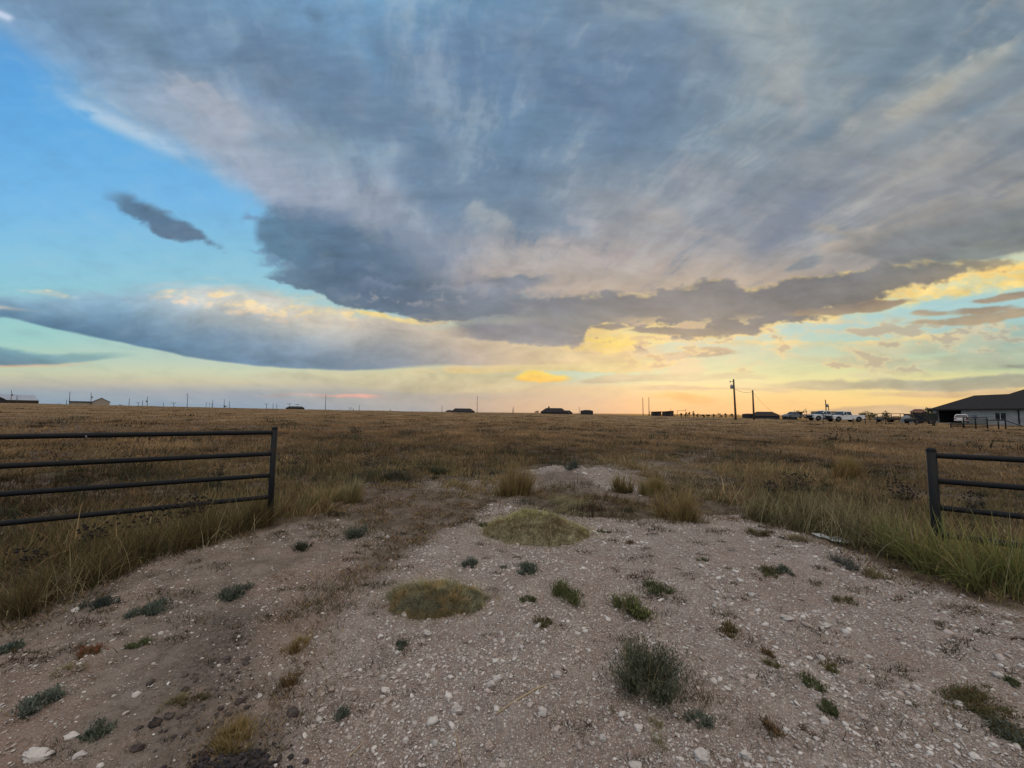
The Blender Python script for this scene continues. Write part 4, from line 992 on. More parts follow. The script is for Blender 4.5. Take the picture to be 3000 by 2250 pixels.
# ------------------------------------------------------------------ pipe wing fences at the entrance
def pipe_fence(label, A, B, length, ztop, pr, rr, zr, nick):
    A, B = Vector((*A, 0)), Vector((*B, 0)); d = (B - A).normalized()
    g0 = gz1(A.x, A.y)
    root = thing('pipe_fence', label, 'fence', (A.x, A.y, g0), math.atan2(d.y, d.x), 'pipe wing fences either side of the entrance')
    for k, s_ in enumerate((0.0, length)):
        m = MB(); m.tube((s_, 0, -0.35), (s_, 0, ztop - g0), pr, n=20)
        m.lathe([(pr * math.cos(t), ztop - g0 + pr * 0.75 * math.sin(t)) for t in (0.02, 0.35, 0.7, 1.05, 1.4)], (s_, 0, 0), 20, 'z')
        m.lathe([(pr * 1.05, ztop - g0 - 0.012), (pr * 1.05, ztop - g0 + 0.002)], (s_, 0, 0), 20, 'z')
        m.build('post', M_PIPE, root)
    for k, z_ in enumerate(zr):
        m = MB(); sag = 0.004 * (-1) ** k
        pts = [(pr * 0.6 + (length - pr * 1.2) * i / 6.0, 0, z_ - g0 + sag * math.sin(math.pi * i / 6.0)) for i in range(7)]
        for a, b in zip(pts[:-1], pts[1:]): m.tube(a, b, rr, n=16, cap=False)
        o = m.build('rail', M_PIPE, root)
        for s_ in (pr * 0.98, length - pr * 0.98): MB().lathe([(rr * 1.03, -0.006), (rr * 1.16, 0.0), (rr * 1.03, 0.006)], (s_, 0, z_ - g0), 16, 'x').build('weld_seam', M_PIPE, o)
    for s_, z_ in nick:
        MB().lathe([(rr * 1.012, -0.007), (rr * 1.02, 0.0), (rr * 1.012, 0.007)], (s_, 0, z_ - g0), 16, 'x').build('bare_metal_ring', M_SCUFF, root)
    return root
d0 = ray(797, 1400) * 5.4; d1 = ray(0, 1400) * 4.03
pipe_fence('black four-rail pipe fence on the left of the entrance, half sunk in green weeds', (d0[0], 5.4), (d1[0], 4.03), 5.2, zrow(797, 1255, 5.4), 0.037, 0.029,
           [zrow(790, r_, 5.4) for r_ in (1266.5, 1329, 1392, 1455)], [(1.80, zrow(790, 1266.5, 5.4))])
d0 = ray(2737, 1450) * 4.37; d1 = ray(3000, 1450) * 3.99
pipe_fence('black four-rail pipe fence on the right of the entrance, behind bright green grass', (d0[0], 4.37), (d1[0], 3.99), 5.0, zrow(2730, 1319, 4.37), 0.043, 0.030,
           [zrow(2735, r_, 4.37) for r_ in (1334, 1408, 1486, 1565)], [])

# ------------------------------------------------------------------ poles along the skyline
POLEG_ = 'utility poles along the skyline'
def pole(bx, tx, top, Y, label, r=None, bits='', m=None):
    X0 = at(bx, 1200, Y)[0]; zb = float(terrain(X0, Y)); T = at(tx, top, Y)
    r = r or max(0.13, 0.00062 * Y); m = m or M_POLEG
    root = thing('utility_pole', label, 'pole', (X0, Y, zb), 0, POLEG_)
    dx_, dz_ = T[0] - X0, T[2] - zb
    MB().tube((0, 0, -1.0), (dx_, 0, dz_), r * 1.1, r * 0.75, n=10).build('shaft', m, root)
    q = lambda t: (dx_ * t, 0, dz_ * t)
    if 't' in bits:
        s_ = max(0.9, Y * 0.006)
        mm = MB(); mm.box(q(.96)[0] - s_, q(.96)[0] + s_, -r * 1.6, -r * 0.9, dz_ * .96 - r * .6, dz_ * .96 + r * .6); mm.build('crossarm', m, root)
        for k in (-.9, 0, .9): MB().tube((q(.96)[0] + k * s_, -r * 1.2, dz_ * .96 + r * .6), (q(.96)[0] + k * s_, -r * 1.2, dz_ * .96 + r * .6 + 0.18), .05).build('insulator', M_STEEL, root)
    if 'c' in bits or 'C' in bits:
        side = -1 if 'C' in bits else 1
        h = dz_ - max(1.6, 0.012 * Y); rc = max(0.28, Y * 0.0016); cx = dx_ * h / dz_ + side * (r + rc)
        MB().lathe([(rc * .9, -rc * 1.5), (rc, -rc * 1.4), (rc, rc * 1.2), (rc * .5, rc * 1.4), (rc * .2, rc * 1.7)], (cx, 0, h), 14, 'z').build('transformer', M_STEEL, root)
    if 'p' in bits:
        MB().tube((dx_ - .75 * 1, 0, dz_ - .55), (dx_, 0, dz_ - .45), .05).tube((dx_ - .75, 0, dz_ - .75), (dx_ - .75, 0, dz_ - .25), .07).build('insulator', M_STEEL, root)
    return root, (X0 + dx_, Y, zb + dz_)
PL = [
    (30, 34, 1143, 200, 'pole with a transformer in front of the long grey-roofed barn', 'c'), (48, 50, 1159, 180, 'short pole against the wall of the long grey-roofed barn', ''),
    (202, 205, 1147, 190, 'tall bare pole leaning right, between the two barns on the left', ''), (194, 195, 1171, 240, 'stubby pole just left of the tall leaning pole between the barns', ''),
    (266, 267, 1150, 200, 'pole with a transformer at the gabled beige barn', 'c'), (377, 379, 1167, 240, 'first plain pole to the right of the gabled beige barn', ''),
    (405, 405, 1179, 420, 'tiny far pole with a small crossarm right of the gabled beige barn', 't'), (417, 418, 1173, 300, 'low pole close beside a taller one with a transformer', ''),
    (431, 432, 1162, 240, 'pole with a transformer, second of a close pair right of the beige barn', 'C'), (479, 479, 1180, 460, 'tiny bare pole halfway between the transformer pole and the tall wired pole', ''),
    (509, 509, 1180, 430, 'tiny pole with a crossarm left of the tall wired pole', 't'), (548, 550, 1152, 210, 'tall pole with hardware at its tip, on the open skyline above the left fence', 'p'),
    (623, 623, 1171, 260, 'pole right of the three lollipop saplings', ''), (657, 657, 1169, 250, 'pole rising out of a round bush', ''), (672, 672, 1175, 280, 'plain pole just right of the pole in the bush', ''),
    (781, 781, 1183, 430, 'tiny pole with a crossarm left of the low hipped roof', 't'), (800, 800, 1182, 430, 'tiny pole, left of a close pair before the low hipped roof', ''), (811, 811, 1184, 430, 'tiny pole, right of a close pair before the low hipped roof', ''),
    (847, 848, 1182, 430, 'tiny pole standing behind the left end of the low hipped roof', 't'), (871, 871, 1184, 430, 'tiny pole with a crossarm behind the middle of the low hipped roof', 't'),
    (953, 955, 1156, 190, 'tall bare pole leaning right, alone right of the low hipped roof', ''), (1023, 1023, 1192, 450, 'tiny pole, left of a pair by a small bush', ''), (1028, 1029, 1192, 450, 'tiny pole, right of a pair by a small bush', ''),
    (1052, 1053, 1187, 330, 'thin pole on the bare skyline right of the tiny pair', ''), (1295, 1295, 1188, 320, 'thin pole left of the house with the long dark roof', ''),
    (1398, 1398.5, 1159, 200, 'tall bare pole right of the house with the long dark roof', ''), (1502, 1502, 1197, 330, 'shorter of two thin poles close together at the middle of the skyline', ''),
    (1505, 1505, 1191, 330, 'taller of two thin poles close together at the middle of the skyline', ''), (1697, 1697, 1192, 280, 'thin pole at the left wall of the small dark metal shed', ''), (1701, 1701, 1201, 300, 'stub pole touching the small dark metal shed', ''),
]
for bx, tx, top, Y, lab, bits in PL: pole(bx, tx, top, Y, lab, bits=bits)
pole(1884, 1883, 1165, 150, 'left one of two tall bare poles before the orange glow', m=M_WOOD)
pole(1901, 1901, 1163, 150, 'right one of two tall bare poles before the orange glow', m=M_WOOD)
pole(1965, 1965, 1196, 220, 'thin pole behind the right loafing shed', r=.1)
pr_, P1 = pole(2155, 2149, 1111, 82, 'tallest brown pole, with a transformer and a wire, left of the trucks', r=0.20, bits='Cp', m=M_WOOD)
pr_, P2 = pole(2208, 2205, 1143, 84, 'shorter brown pole joined by a wire to the tallest pole', r=0.19, m=M_WOOD)
pole(2328, 2328, 1200, 190, 'thin short pole left of the arching bush', r=.1); pole(2363, 2361, 1197, 150, 'thin pole just left of the two white trucks', r=.11, bits='p')
pole(2421, 2418, 1171, 105, 'pole with a transformer rising behind the two white trucks', r=.14, bits='c', m=M_WOOD); pole(2428, 2427, 1188, 100, 'short red-brown pole behind the front truck cab', r=.13, m=M_WOOD)
wire = MB(); pts = []
A_, B_ = Vector((P1[0] + .3, P1[1], P1[2] - 2.1)), Vector((P2[0], P2[1], P2[2] - .3))
for i in range(13):
    t = i / 12; p = A_.lerp(B_, t); p.z -= 0.9 * 4 * t * (1 - t) * 0.5; pts.append(p)
wire.path(pts, 0.028, 6); tag(wire.build('power_cable', M_WIRE), 'sagging wire strung between the two brown poles', 'cable')
wire = MB(); pts = []
A_, B_ = Vector((P2[0], P2[1], P2[2] - .4)), Vector(at(2262, 1206, 120))
for i in range(9):
    t = i / 8; p = A_.lerp(B_, t); p.z -= 1.6 * t * (1 - t); pts.append(p)
wire.path(pts, 0.02, 6); tag(wire.build('power_cable', M_WIRE), 'thin wire running right from the shorter brown pole to the dark house', 'cable')

# ------------------------------------------------------------------ far buildings
def hip_house(name, label, cat, px0, px1, row_e, row_r, r0, r1, Y, D, wm, rm, ov=0.4, chimney=None, wing=None, wing_r=None, gable=False, win=0):
    """house seen square on: eaves from px0 to px1, ridge from r0 to r1"""
    pc = (px0 + px1) / 2; cx, _, ze = at(pc, row_e, Y); th_ = math.atan2(cx, Y); ct_ = math.cos(th_); Yr = Y + D / 2 * ct_
    zr = at((r0 + r1) / 2, row_r, Yr)[2]; lx = lambda px, row, Yq: (at(px, row, Yq)[0] - at(pc, row, Yq)[0]) * ct_
    zb = float(terrain(cx, Y)) - 0.6
    root = thing(name, label, cat, (cx, Y, zb), -th_); L = lx(px1, row_e, Y); H = ze - zb
    xr0, xr1 = lx(r0, row_r, Yr) + cx, lx(r1, row_r, Yr) + cx
    w = MB().box(-L + ov, L - ov, ov, D - ov, 0, H - 0.02).build('wall', wm, root)
    m = MB(); e = [(-L, 0, H), (L, 0, H), (L, D, H), (-L, D, H)]; a, b = (xr0 - cx, D / 2, zr - zb), (xr1 - cx, D / 2, zr - zb)
    m.poly([e[0], e[1], b, a]); m.poly([e[1], e[2], b]); m.poly([e[2], e[3], a, b]); m.poly([e[3], e[0], a]); m.poly(e[::-1])
    rf = m.build('roof', rm, root)
    for k in range(win):
        xx = -L + (k + 1) * 2 * L / (win + 1)
        MB().box(xx - .6, xx + .6, ov - .04, ov + .05, H - 1.9, H - .7).build('window', M_GLASS, root)
    if chimney:
        c0 = lx(chimney[0], row_r, Yr); zt = at(chimney[0], chimney[1], Y + D / 2)[2] - zb
        MB().box(c0 - .45, c0 + .45, D / 2 - .4, D / 2 + .4, zr - zb - 1.5, zt).build('chimney', wm, rf)
    if wing:
        a0, a1, we, wr = wing; X0_, X1_ = lx(a0, we, Y), lx(a1, we, Y)
        h1, h2 = at(a0, we, Y)[2] - zb, at(a0, wr, Y)[2] - zb
        MB().box(X0_ + .2, X1_ - .2, .9, D * .7, 0, h1 - .02).build('wing_wall', wing_r or wm, root)
        m = MB(); i = (X1_ - X0_) * .28; e = [(X0_, .6, h1), (X1_, .6, h1), (X1_, D * .75, h1), (X0_, D * .75, h1)]; a, b = (X0_ + i, D * .4, h2), (X1_ - i, D * .4, h2)
        m.poly([e[0], e[1], b, a]); m.poly([e[1], e[2], b]); m.poly([e[2], e[3], a, b]); m.poly([e[3], e[0], a]); m.poly(e[::-1]); m.build('wing_roof', rm, root)
    return root
hip_house('metal_barn', 'long barn with a pale grey metal roof and dark walls, at the left edge', 'barn', -90, 121, 1171.5, 1155, -70, 101, 215, 16, M_WALLR, M_ROOFL, 0.3)
# dark gable end in front of it
th_ = math.atan2(at(0, 1178, 205)[0], 205); ct_ = math.cos(th_)
r0 = at(-30, 1178, 205); g = thing('gabled_shed', 'dark shed gable cut off by the left edge, before the long barn', 'shed', (r0[0], 205, float(terrain(r0[0], 205)) - .5), -th_)
zz0 = g.location.z; hE, hA = at(0, 1170, 205)[2] - zz0, at(0, 1156, 205)[2] - zz0; wv = (at(14, 1178, 205)[0] - r0[0]) * ct_
MB().prism([(-wv, 0), (wv, 0), (wv, hE), (0, hA + .6), (-wv, hE)], 0, 7).build('wall', M_WALLD, g)
MB().hull([(wv + .3, -.2, hE - .1), (0, -.2, hA + .65), (0, -.2, hA + .8), (wv + .3, -.2, hE + .1)], [(wv + .3, 7.2, hE - .1), (0, 7.2, hA + .65), (0, 7.2, hA + .8), (wv + .3, 7.2, hE + .1)]).build('roof', M_ROOFD, g)
# beige barn: gabled block with a long low wing
zb = float(terrain(at(296, 1180, 215)[0], 215)) - .6; xb = at(296, 1180, 215)[0]
g = thing('beige_barn', 'beige barn with a gable on the right and a long low wing', 'barn', (xb, 215, zb), -math.atan2(xb, 215)); cb_ = math.cos(math.atan2(xb, 215))
xa, xc = (at(271, 1178, 215)[0] - xb) * cb_, (at(322, 1178, 215)[0] - xb) * cb_; hE, hA = at(296, 1178, 215)[2] - zb, at(298, 1166.5, 215)[2] - zb
MB().prism([(xa, 0), (xc, 0), (xc, hE), ((xa + xc) / 2, hA), (xa, hE)], 0, 12).build('wall', M_WALLB, g)
MB().hull([(xa - .4, -.3, hE - .1), ((xa + xc) / 2, -.3, hA + .05), ((xa + xc) / 2, -.3, hA + .3), (xa - .4, -.3, hE + .15)], [(xa - .4, 12.3, hE - .1), ((xa + xc) / 2, 12.3, hA + .05), ((xa + xc) / 2, 12.3, hA + .3), (xa - .4, 12.3, hE + .15)]).hull([(xc + .4, -.3, hE - .1), ((xa + xc) / 2, -.3, hA + .05), ((xa + xc) / 2, -.3, hA + .3), (xc + .4, -.3, hE + .15)], [(xc + .4, 12.3, hE - .1), ((xa + xc) / 2, 12.3, hA + .05), ((xa + xc) / 2, 12.3, hA + .3), (xc + .4, 12.3, hE + .15)]).build('roof', M_ROOFL, g)
xw = (at(208, 1178, 215)[0] - xb) * cb_; hw = at(240, 1178.5, 215)[2] - zb
MB().box(xw, xa - .02, 1, 11, 0, hw).build('wing_wall', M_WALLB, g); MB().box(xw - .4, xa - .03, .5, 11.5, hw + .003, at(240, 1176, 215)[2] - zb).build('wing_roof', M_WALLD, g)
hip_house('ranch_house', 'low house on the left skyline showing only its dark hipped roof', 'house', 836, 894, 1195.5, 1190.5, 848, 884, 300, 14, M_WALLD, M_ROOFD)
hip_house('ranch_house', 'house with a long dark roof and a small pale wing on its left', 'house', 1321, 1393, 1206, 1196.5, 1333, 1378, 250, 13, M_WALLD, M_ROOFD, wing=(1304, 1328, 1206, 1201), wing_r=M_WALLB)
hip_house('ranch_house', 'dark-roofed house with a chimney at the middle of the skyline', 'house', 1582, 1661, 1207.5, 1195.5, 1600, 1646, 225, 13, M_WALLR, M_ROOFD, chimney=(1608, 1190.5), wing=(1648, 1678, 1209, 1202), win=3)
hip_house('metal_shed', 'small dark metal shed right of the house with a chimney', 'shed', 1701, 1738, 1203.5, 1201, 1712, 1727, 235, 9, M_WALLD, M_ROOFD, 0.1)
hip_house('ranch_house', 'dark house with a low hipped roof behind the two brown poles', 'house', 2196, 2287, 1216.5, 1206, 2217, 2262, 140, 12, M_WALLD, M_ROOFD, wing=(2170, 2212, 1213, 1211), win=2)
hip_house('carport', 'low dark carport roof between the dark house and the trucks', 'carport', 2287, 2340, 1217.5, 1212.5, 2302, 2326, 135, 7, M_WALLD, M_ROOFD)
hip_house('metal_shed', 'long low grey shed roof seen behind the two trucks', 'shed', 2373, 2456, 1207.5, 1205, 2379, 2450, 112, 8, M_WALLB, M_WALLD, 0.1)
def loaf(px0, px1, ra, rb, rbot, Y, label):
    x0, x1 = at(px0, ra, Y)[0], at(px1, ra, Y)[0]; zb = float(terrain((x0 + x1) / 2, Y)) - .3
    root = thing('loafing_shed', label, 'shed', ((x0 + x1) / 2, Y, zb), 0, 'pair of loafing sheds'); L = (x1 - x0) / 2; ha, hb = at(px0, ra, Y)[2] - zb, at(px1, rb, Y)[2] - zb
    MB().prism([(-L, 0), (L, 0), (L, hb), (-L, ha)], .1, 3.0).build('wall', M_WALLR, root)
    MB().prism([(-L - .03, ha + .003), (L + .03, hb + .003), (L + .03, hb + .13), (-L - .03, ha + .13)], -.2, 3.2).build('roof', M_ROOFD, root)
    MB().box(-L * .8, L * .1, .05, .095, .2, min(ha, hb) * .86).build('opening', M_BLACK, root)
loaf(1916, 1938, 1207, 1206, 1216, 140, 'left loafing shed, smaller, with a flat dark roof')
loaf(1949, 1974, 1206.5, 1204.5, 1217, 138, 'right loafing shed, larger, its dark roof rising to the right')

# ------------------------------------------------------------------ pipe frames and paddock fences
def rails(name, label, cat, posts, rls, Y, r=0.05, mp=None, extra=(), group=None, Y2=None):
    """posts: (px, top row); rails: (px0, row0, px1, row1); all standing at depth Y"""
    p0 = at(posts[0][0], 1220, Y); mp = mp or M_DARKP
    zb = float(terrain(p0[0], Y)); root = thing(name, label, cat, (p0[0], Y, zb), 0, group)
    L = lambda px, row: (at(px, row, Y)[0] - p0[0], 0, at(px, row, Y)[2] - zb)
    for px, row in posts:
        t = L(px, row); gzz = float(terrain(t[0] + p0[0], Y)) - zb - .2
        MB().tube((t[0], 0, gzz), t, r, n=8).build('post', mp, root)
    for a, ra, b, rb in rls: MB().tube(L(a, ra), L(b, rb), r * .85, n=8).build('rail', mp, root)
    for a, ra, b, rb in extra: MB().tube(L(a, ra), L(b, rb), r * .75, n=8).build('brace', mp, root)
    return root
rails('arch_frame', 'thin pipe archway right of the loafing sheds', 'gate', [(1984, 1202), (2009, 1197)], [(1984, 1202.5, 2009, 1202.5)], 138, .07)
rails('arch_frame', 'thin horizontal bar joining a tall bare pole and the left loafing shed', 'gate', [(1903, 1206), (1914, 1206)], [(1903, 1206.4, 1914, 1206.4)], 140, .06)
rails('paddock_fence', 'long two-rail fence on the skyline behind the row of saplings', 'fence', [(p, 1213) for p in range(1976, 2166, 19)], [(1976, 1214.5, 2166, 1215), (1976, 1218, 2166, 1219)], 112, .06)
rails('corral', 'tall thin pipe corral frame right of the bushy tree', 'fence', [(2569, 1213), (2586, 1212), (2611, 1212), (2637, 1211.5), (2648, 1211.5)], [(2569, 1211.8, 2648, 1211.8), (2569, 1221.5, 2648, 1221.5), (2569, 1227, 2648, 1227)], 80, .06)
rails('paddock_fence', 'short low rail frame inside the pipe corral', 'fence', [(2617, 1219), (2633, 1219)], [(2617, 1219.5, 2633, 1219.5), (2617, 1224, 2633, 1224)], 84, .05)
GF = [2824, 2857, 2891]
rails('livestock_gate', 'five-rail pipe gate in front of the white car at the brick house', 'gate', [(2822, 1223.5), (2857, 1224), (2891, 1224)], [(2822, r_, 2891, r_ + .3) for r_ in (1224, 1230, 1236, 1241.5, 1250.5)], 49, .065)
rails('livestock_gate', 'low pipe panel left of the five-rail gate, under the open carport', 'gate', [(2785, 1240), (2821, 1240)], [(2785, 1241, 2821, 1241), (2785, 1245, 2821, 1245), (2785, 1248.8, 2821, 1248.8)], 50, .06)
rails('paddock_fence', 'single-rail pipe fence sloping down beside the window of the brick house', 'fence', [(2924, 1231), (2945, 1231)], [(2893, 1231, 2924, 1231), (2924, 1231.5, 2945, 1231.5)], 47, .065, extra=[(2945, 1232, 2997, 1249.5)])
rails('fence_corner', 'low post with a slanting brace left of the brick house', 'fence', [(2682, 1238)], [], 56, .06, extra=[(2682, 1245, 2700, 1237)])
rails('fence_post', 'two short posts side by side at the carport corner', 'post', [(2732, 1230), (2737, 1231)], [], 54, .07)
rails('fence_post', 'lone short post in the yard left of the slanting brace', 'post', [(2662, 1238)], [], 58, .05)
rails('wire_fence', 'thin dark fence posts in the grass before the white trucks', 'fence', [(p, 1222 + (p - 2400) * .02) for p in (2411, 2499, 2534, 2568, 2582, 2594, 2606)], [(2499, 1228, 2606, 1230)], 58, .04)

# ------------------------------------------------------------------ trucks
def make_truck(label, loc, rz):
    root = thing('pickup_truck', label, 'truck', loc, rz, 'white crew-cab pickups parked side by side')
    def arch(cx, n=9): return [(cx + .50 * math.cos(t), .42 + .50 * math.sin(t)) for t in [math.pi * i / (n - 1) for i in range(n)]]
    # lower body outline, front to the right (+x)
    prof = [(-2.95, .62), (-2.95, 1.22), (-.62, 1.24), (-.60, 1.22), (1.25, 1.20), (1.40, 1.20), (2.60, 1.12), (2.82, 1.00), (2.90, .85), (2.90, .55)]
    bottom = [(2.55, .45)] + arch(1.90) + [(1.38, .40), (-1.20, .40)] + arch(-1.75) + [(-2.30, .48)]
    MB().prism(prof + bottom, -1.0, 1.0).build('body', M_WHITE, root, bevel=0.035)
    # cab: pillars and roof
    lo = [(1.32, 1.19), (-.60, 1.23)]; m = MB()
    A = [(1.25, -.96, 1.2), (-.62, -.96, 1.235), (-.55, -.80, 1.86), (.55, -.80, 1.90)]
    B = [(x, -y, z) for x, y, z in A]
    m.hull(A, B); cabin = m.build('cabin', M_WHITE, root, bevel=0.04)
    m = MB(); m.hull([(-.53, -.79, 1.88), (-.45, -.74, 1.945), (.42, -.74, 1.955), (.55, -.79, 1.90)], [(-.53, .79, 1.88), (-.45, .74, 1.945), (.42, .74, 1.955), (.55, .79, 1.90)]); m.build('roof', M_WHITE, root, bevel=0.02)
    for s_ in (-1, 1):
        for x0, x1, t0, t1 in ((.34, 1.06, .38, .60), (-.52, .26, -.47, .30)):
            m = MB(); y0, y1 = s_ * .957, s_ * .822; o = s_ * .012
            m.hull([(x0, y0 + o, 1.28), (x1, y0 + o, 1.27), (t1, y1 + o, 1.80), (t0, y1 + o, 1.80)], [(x0, y0 - o, 1.28), (x1, y0 - o, 1.27), (t1, y1 - o, 1.80), (t0, y1 - o, 1.80)]); m.build('side_window', M_GLASS, root)
        m = MB(); m.box(1.12, 1.28, min(s_ * 1.0, s_ * 1.2), max(s_ * 1.0, s_ * 1.2), 1.22, 1.46); m.build('wing_mirror', M_BLACK, root)
        for dxh in (.42, -.50): MB().box(dxh, dxh + .2, min(s_ * .99, s_ * 1.035), max(s_ * .99, s_ * 1.035), 1.08, 1.12).build('door_handle', M_BLACK, root)
        MB().prism([(2.70, .93), (2.90, .80), (2.915, 1.0), (2.72, 1.10)], min(s_ * .68, s_ * 1.012), max(s_ * .68, s_ * 1.012)).build('headlight', M_LENS, root)
        MB().box(-2.97, -2.82, min(s_ * .85, s_ * 1.01), max(s_ * .85, s_ * 1.01), .88, 1.18).build('tail_light', M_RED, root)
        for cx in (1.90, -1.75):
            t = MB().lathe([(.30, -.12), (.40, -.13), (.42, -.09), (.42, .09), (.40, .13), (.30, .12)], (cx, s_ * .86, .42), 24, 'y').build('wheel', M_TYRE, root)
            m = MB().lathe([(.27, -.03), (.27, .035), (.10, .05), (.05, .07)], (cx, s_ * (.86 + .10), .42), 18, 'y')
            for k in range(6):
                a = k * math.pi / 3; m.tube((cx, s_ * .985, .42), (cx + .25 * math.cos(a), s_ * .975, .42 + .25 * math.sin(a)), .03, n=6)
            m.build('rim', M_RIM, t)
            MB().prism([(cx + r_ * math.cos(t_), .42 + r_ * math.sin(t_)) for r_, ts_ in ((.56, [math.pi * i / 8 for i in range(9)]), (.49, [math.pi * i / 8 for i in range(8, -1, -1)])) for t_ in ts_], min(s_ * .99, s_ * 1.03), max(s_ * .99, s_ * 1.03)).build('wheel_arch', M_BLACK, root)
    m = MB(); m.hull([(1.20, -.86, 1.26), (1.20, .86, 1.26), (.60, .74, 1.84), (.60, -.74, 1.84)], [(1.235, -.86, 1.27), (1.235, .86, 1.27), (.635, .74, 1.85), (.635, -.74, 1.85)]); m.build('windscreen', M_GLASS, root)
    m = MB(); m.box(-2.85, -.72, -.85, .85, 1.215, 1.26); m.build('bed_cover', M_BLACK, root)
    m = MB(); m.box(2.88, 2.93, -.66, .66, .70, 1.02); m.build('grille', M_BLACK, root)
    m = MB(); m.box(2.80, 3.04, -1.0, 1.0, .42, .62); m.build('front_bumper', M_BLACK, root, bevel=.02)
    m = MB(); m.box(-3.08, -2.93, -.98, .98, .50, .68); m.build('rear_bumper', M_STEEL, root, bevel=.02)
    m = MB()
    for y in (-.95, -.35, .35, .95): m.tube((3.14, y, .45), (3.14, y, 1.20), .045)
    for z_ in (.50, .68, .86, 1.03, 1.20): m.tube((3.14, -.97, z_), (3.14, .97, z_), .04)
    for y in (-.95, .95): m.tube((3.14, y, .6), (2.85, y, .6), .04).tube((3.14, y, 1.1), (2.80, y * .98, 1.05), .04)
    m.build('grille_guard', M_BLACK, root)
    return root
Xf = at(2441, 1225, 69.5)[0]; Yb = 69.5 + 1.0
tz = gz1(Xf + 2.9, Yb) + 0.02
trk = make_truck('white crew-cab pickup with a black grille guard, the nearer and fully visible one', (Xf + 2.9, Yb, tz), math.pi)
Xf2 = at(2383, 1225, 72.5)[0]
dup(trk, (Xf2 + 2.9, 73.5, tz + .1), math.pi, 'white crew-cab pickup half hidden behind the nearer white pickup')

def make_car(label, loc, rz, paint, name='parked_car', cat='car'):
    root = thing(name, label, cat, loc, rz)
    def arch(cx, n=9): return [(cx + .38 * math.cos(t), .34 + .38 * math.sin(t)) for t in [math.pi * i / (n - 1) for i in range(n)]]
    prof = [(-2.3, .45), (-2.32, .95), (-2.1, 1.02), (1.0, 1.02), (2.1, .88), (2.3, .70), (2.3, .40)] + arch(1.4) + [(.95, .3), (-.95, .3)] + arch(-1.4)
    MB().prism(prof, -.9, .9).build('body', paint, root, bevel=.03)
    MB().hull([(1.05, -.85, 1.0), (-2.2, -.85, 1.0), (-1.9, -.68, 1.58), (.25, -.68, 1.62)], [(1.05, .85, 1.0), (-2.2, .85, 1.0), (-1.9, .68, 1.58), (.25, .68, 1.62)]).build('cabin', M_GLASS, root, bevel=.03)
    MB().hull([(-1.95, -.69, 1.57), (-1.7, -.62, 1.66), (.1, -.62, 1.69), (.32, -.69, 1.60)], [(-1.95, .69, 1.57), (-1.7, .62, 1.66), (.1, .62, 1.69), (.32, .69, 1.60)]).build('roof', paint, root)
    for s_ in (-1, 1):
        for x0, x1 in ((1.02, .28), (-.35, -.38), (-1.3, -1.25)):
            MB().tube((x0, s_ * .86, 1.0), (x1, s_ * .70, 1.60), .045, n=6).build('pillar', paint, root)
        MB().box(2.12, 2.32, min(s_ * .55, s_ * .88), max(s_ * .55, s_ * .88), .68, .82).build('headlight', M_LENS, root)
        MB().box(-2.34, -2.2, min(s_ * .6, s_ * .9), max(s_ * .6, s_ * .9), .75, .95).build('tail_light', M_RED, root)
        for cx in (1.4, -1.4):
            t = MB().lathe([(.24, -.1), (.33, -.1), (.34, -.07), (.34, .07), (.33, .1), (.24, .1)], (cx, s_ * .80, .34), 20, 'y').build('wheel', M_TYRE, root)
            MB().lathe([(.21, -.02), (.21, .03), (.05, .05)], (cx, s_ * .885, .34), 16, 'y').build('rim', M_RIM, t)
    return root
x_, y_ = at(2817, 1230, 76)[0], 76.0
make_car('white car seen end-on at the open carport of the brick house', (x_, y_, .42 + .1), math.radians(40), M_WHITE)
x_, y_ = at(2322, 1218, 100)[0], 100.0
make_car('dark parked car with a pale side, left of the arching bush', (x_, y_, float(terrain(x_, y_)) + .45), math.radians(184), M_STEEL)

# ------------------------------------------------------------------ yard clutter beside the brick house
def px2(px, Y): return at(px, 1230, Y)[0]
Y = 76.0; x_ = px2(2692, Y); zb = gz1(x_, Y)
g = thing('play_tower', 'play tower with a red-brown pitched roof left of the brick house', 'play tower', (x_, Y, zb), math.radians(-35))
hr = at(2692, 1207, Y)[2] - zb; ht = at(2692, 1198.5, Y)[2] - zb
m = MB(); e = [(-1.15, -1.15, hr), (1.15, -1.15, hr), (1.15, 1.15, hr), (-1.15, 1.15, hr)]; a, b = (-.5, 0, ht), (.5, 0, ht)
for f in ([e[0], e[1], b, a], [e[1], e[2], b], [e[2], e[3], a, b], [e[3], e[0], a], e[::-1]): m.poly(f)
m.build('roof', M_REDBR, g)
for sx in (-.8, .8):
    for sy in (-.8, .8): MB().box(sx - .07, sx + .07, sy - .07, sy + .07, 0, hr).build('post', M_WALLR, g)
hp = at(2692, 1214, Y)[2] - zb
MB().box(-.95, .95, -.95, .95, hp - .12, hp).build('platform', M_WALLR, g)
MB().box(-.9, .9, -.95, -.88, hp, hp + .42).box(-.95, -.88, -.86, .9, hp, hp + .42).build('railing', M_WALLD, g)
MB().box(-.75, -.1, -.84, -.78, 0.2, hp - .13).build('side_panel', M_WALLD, g)
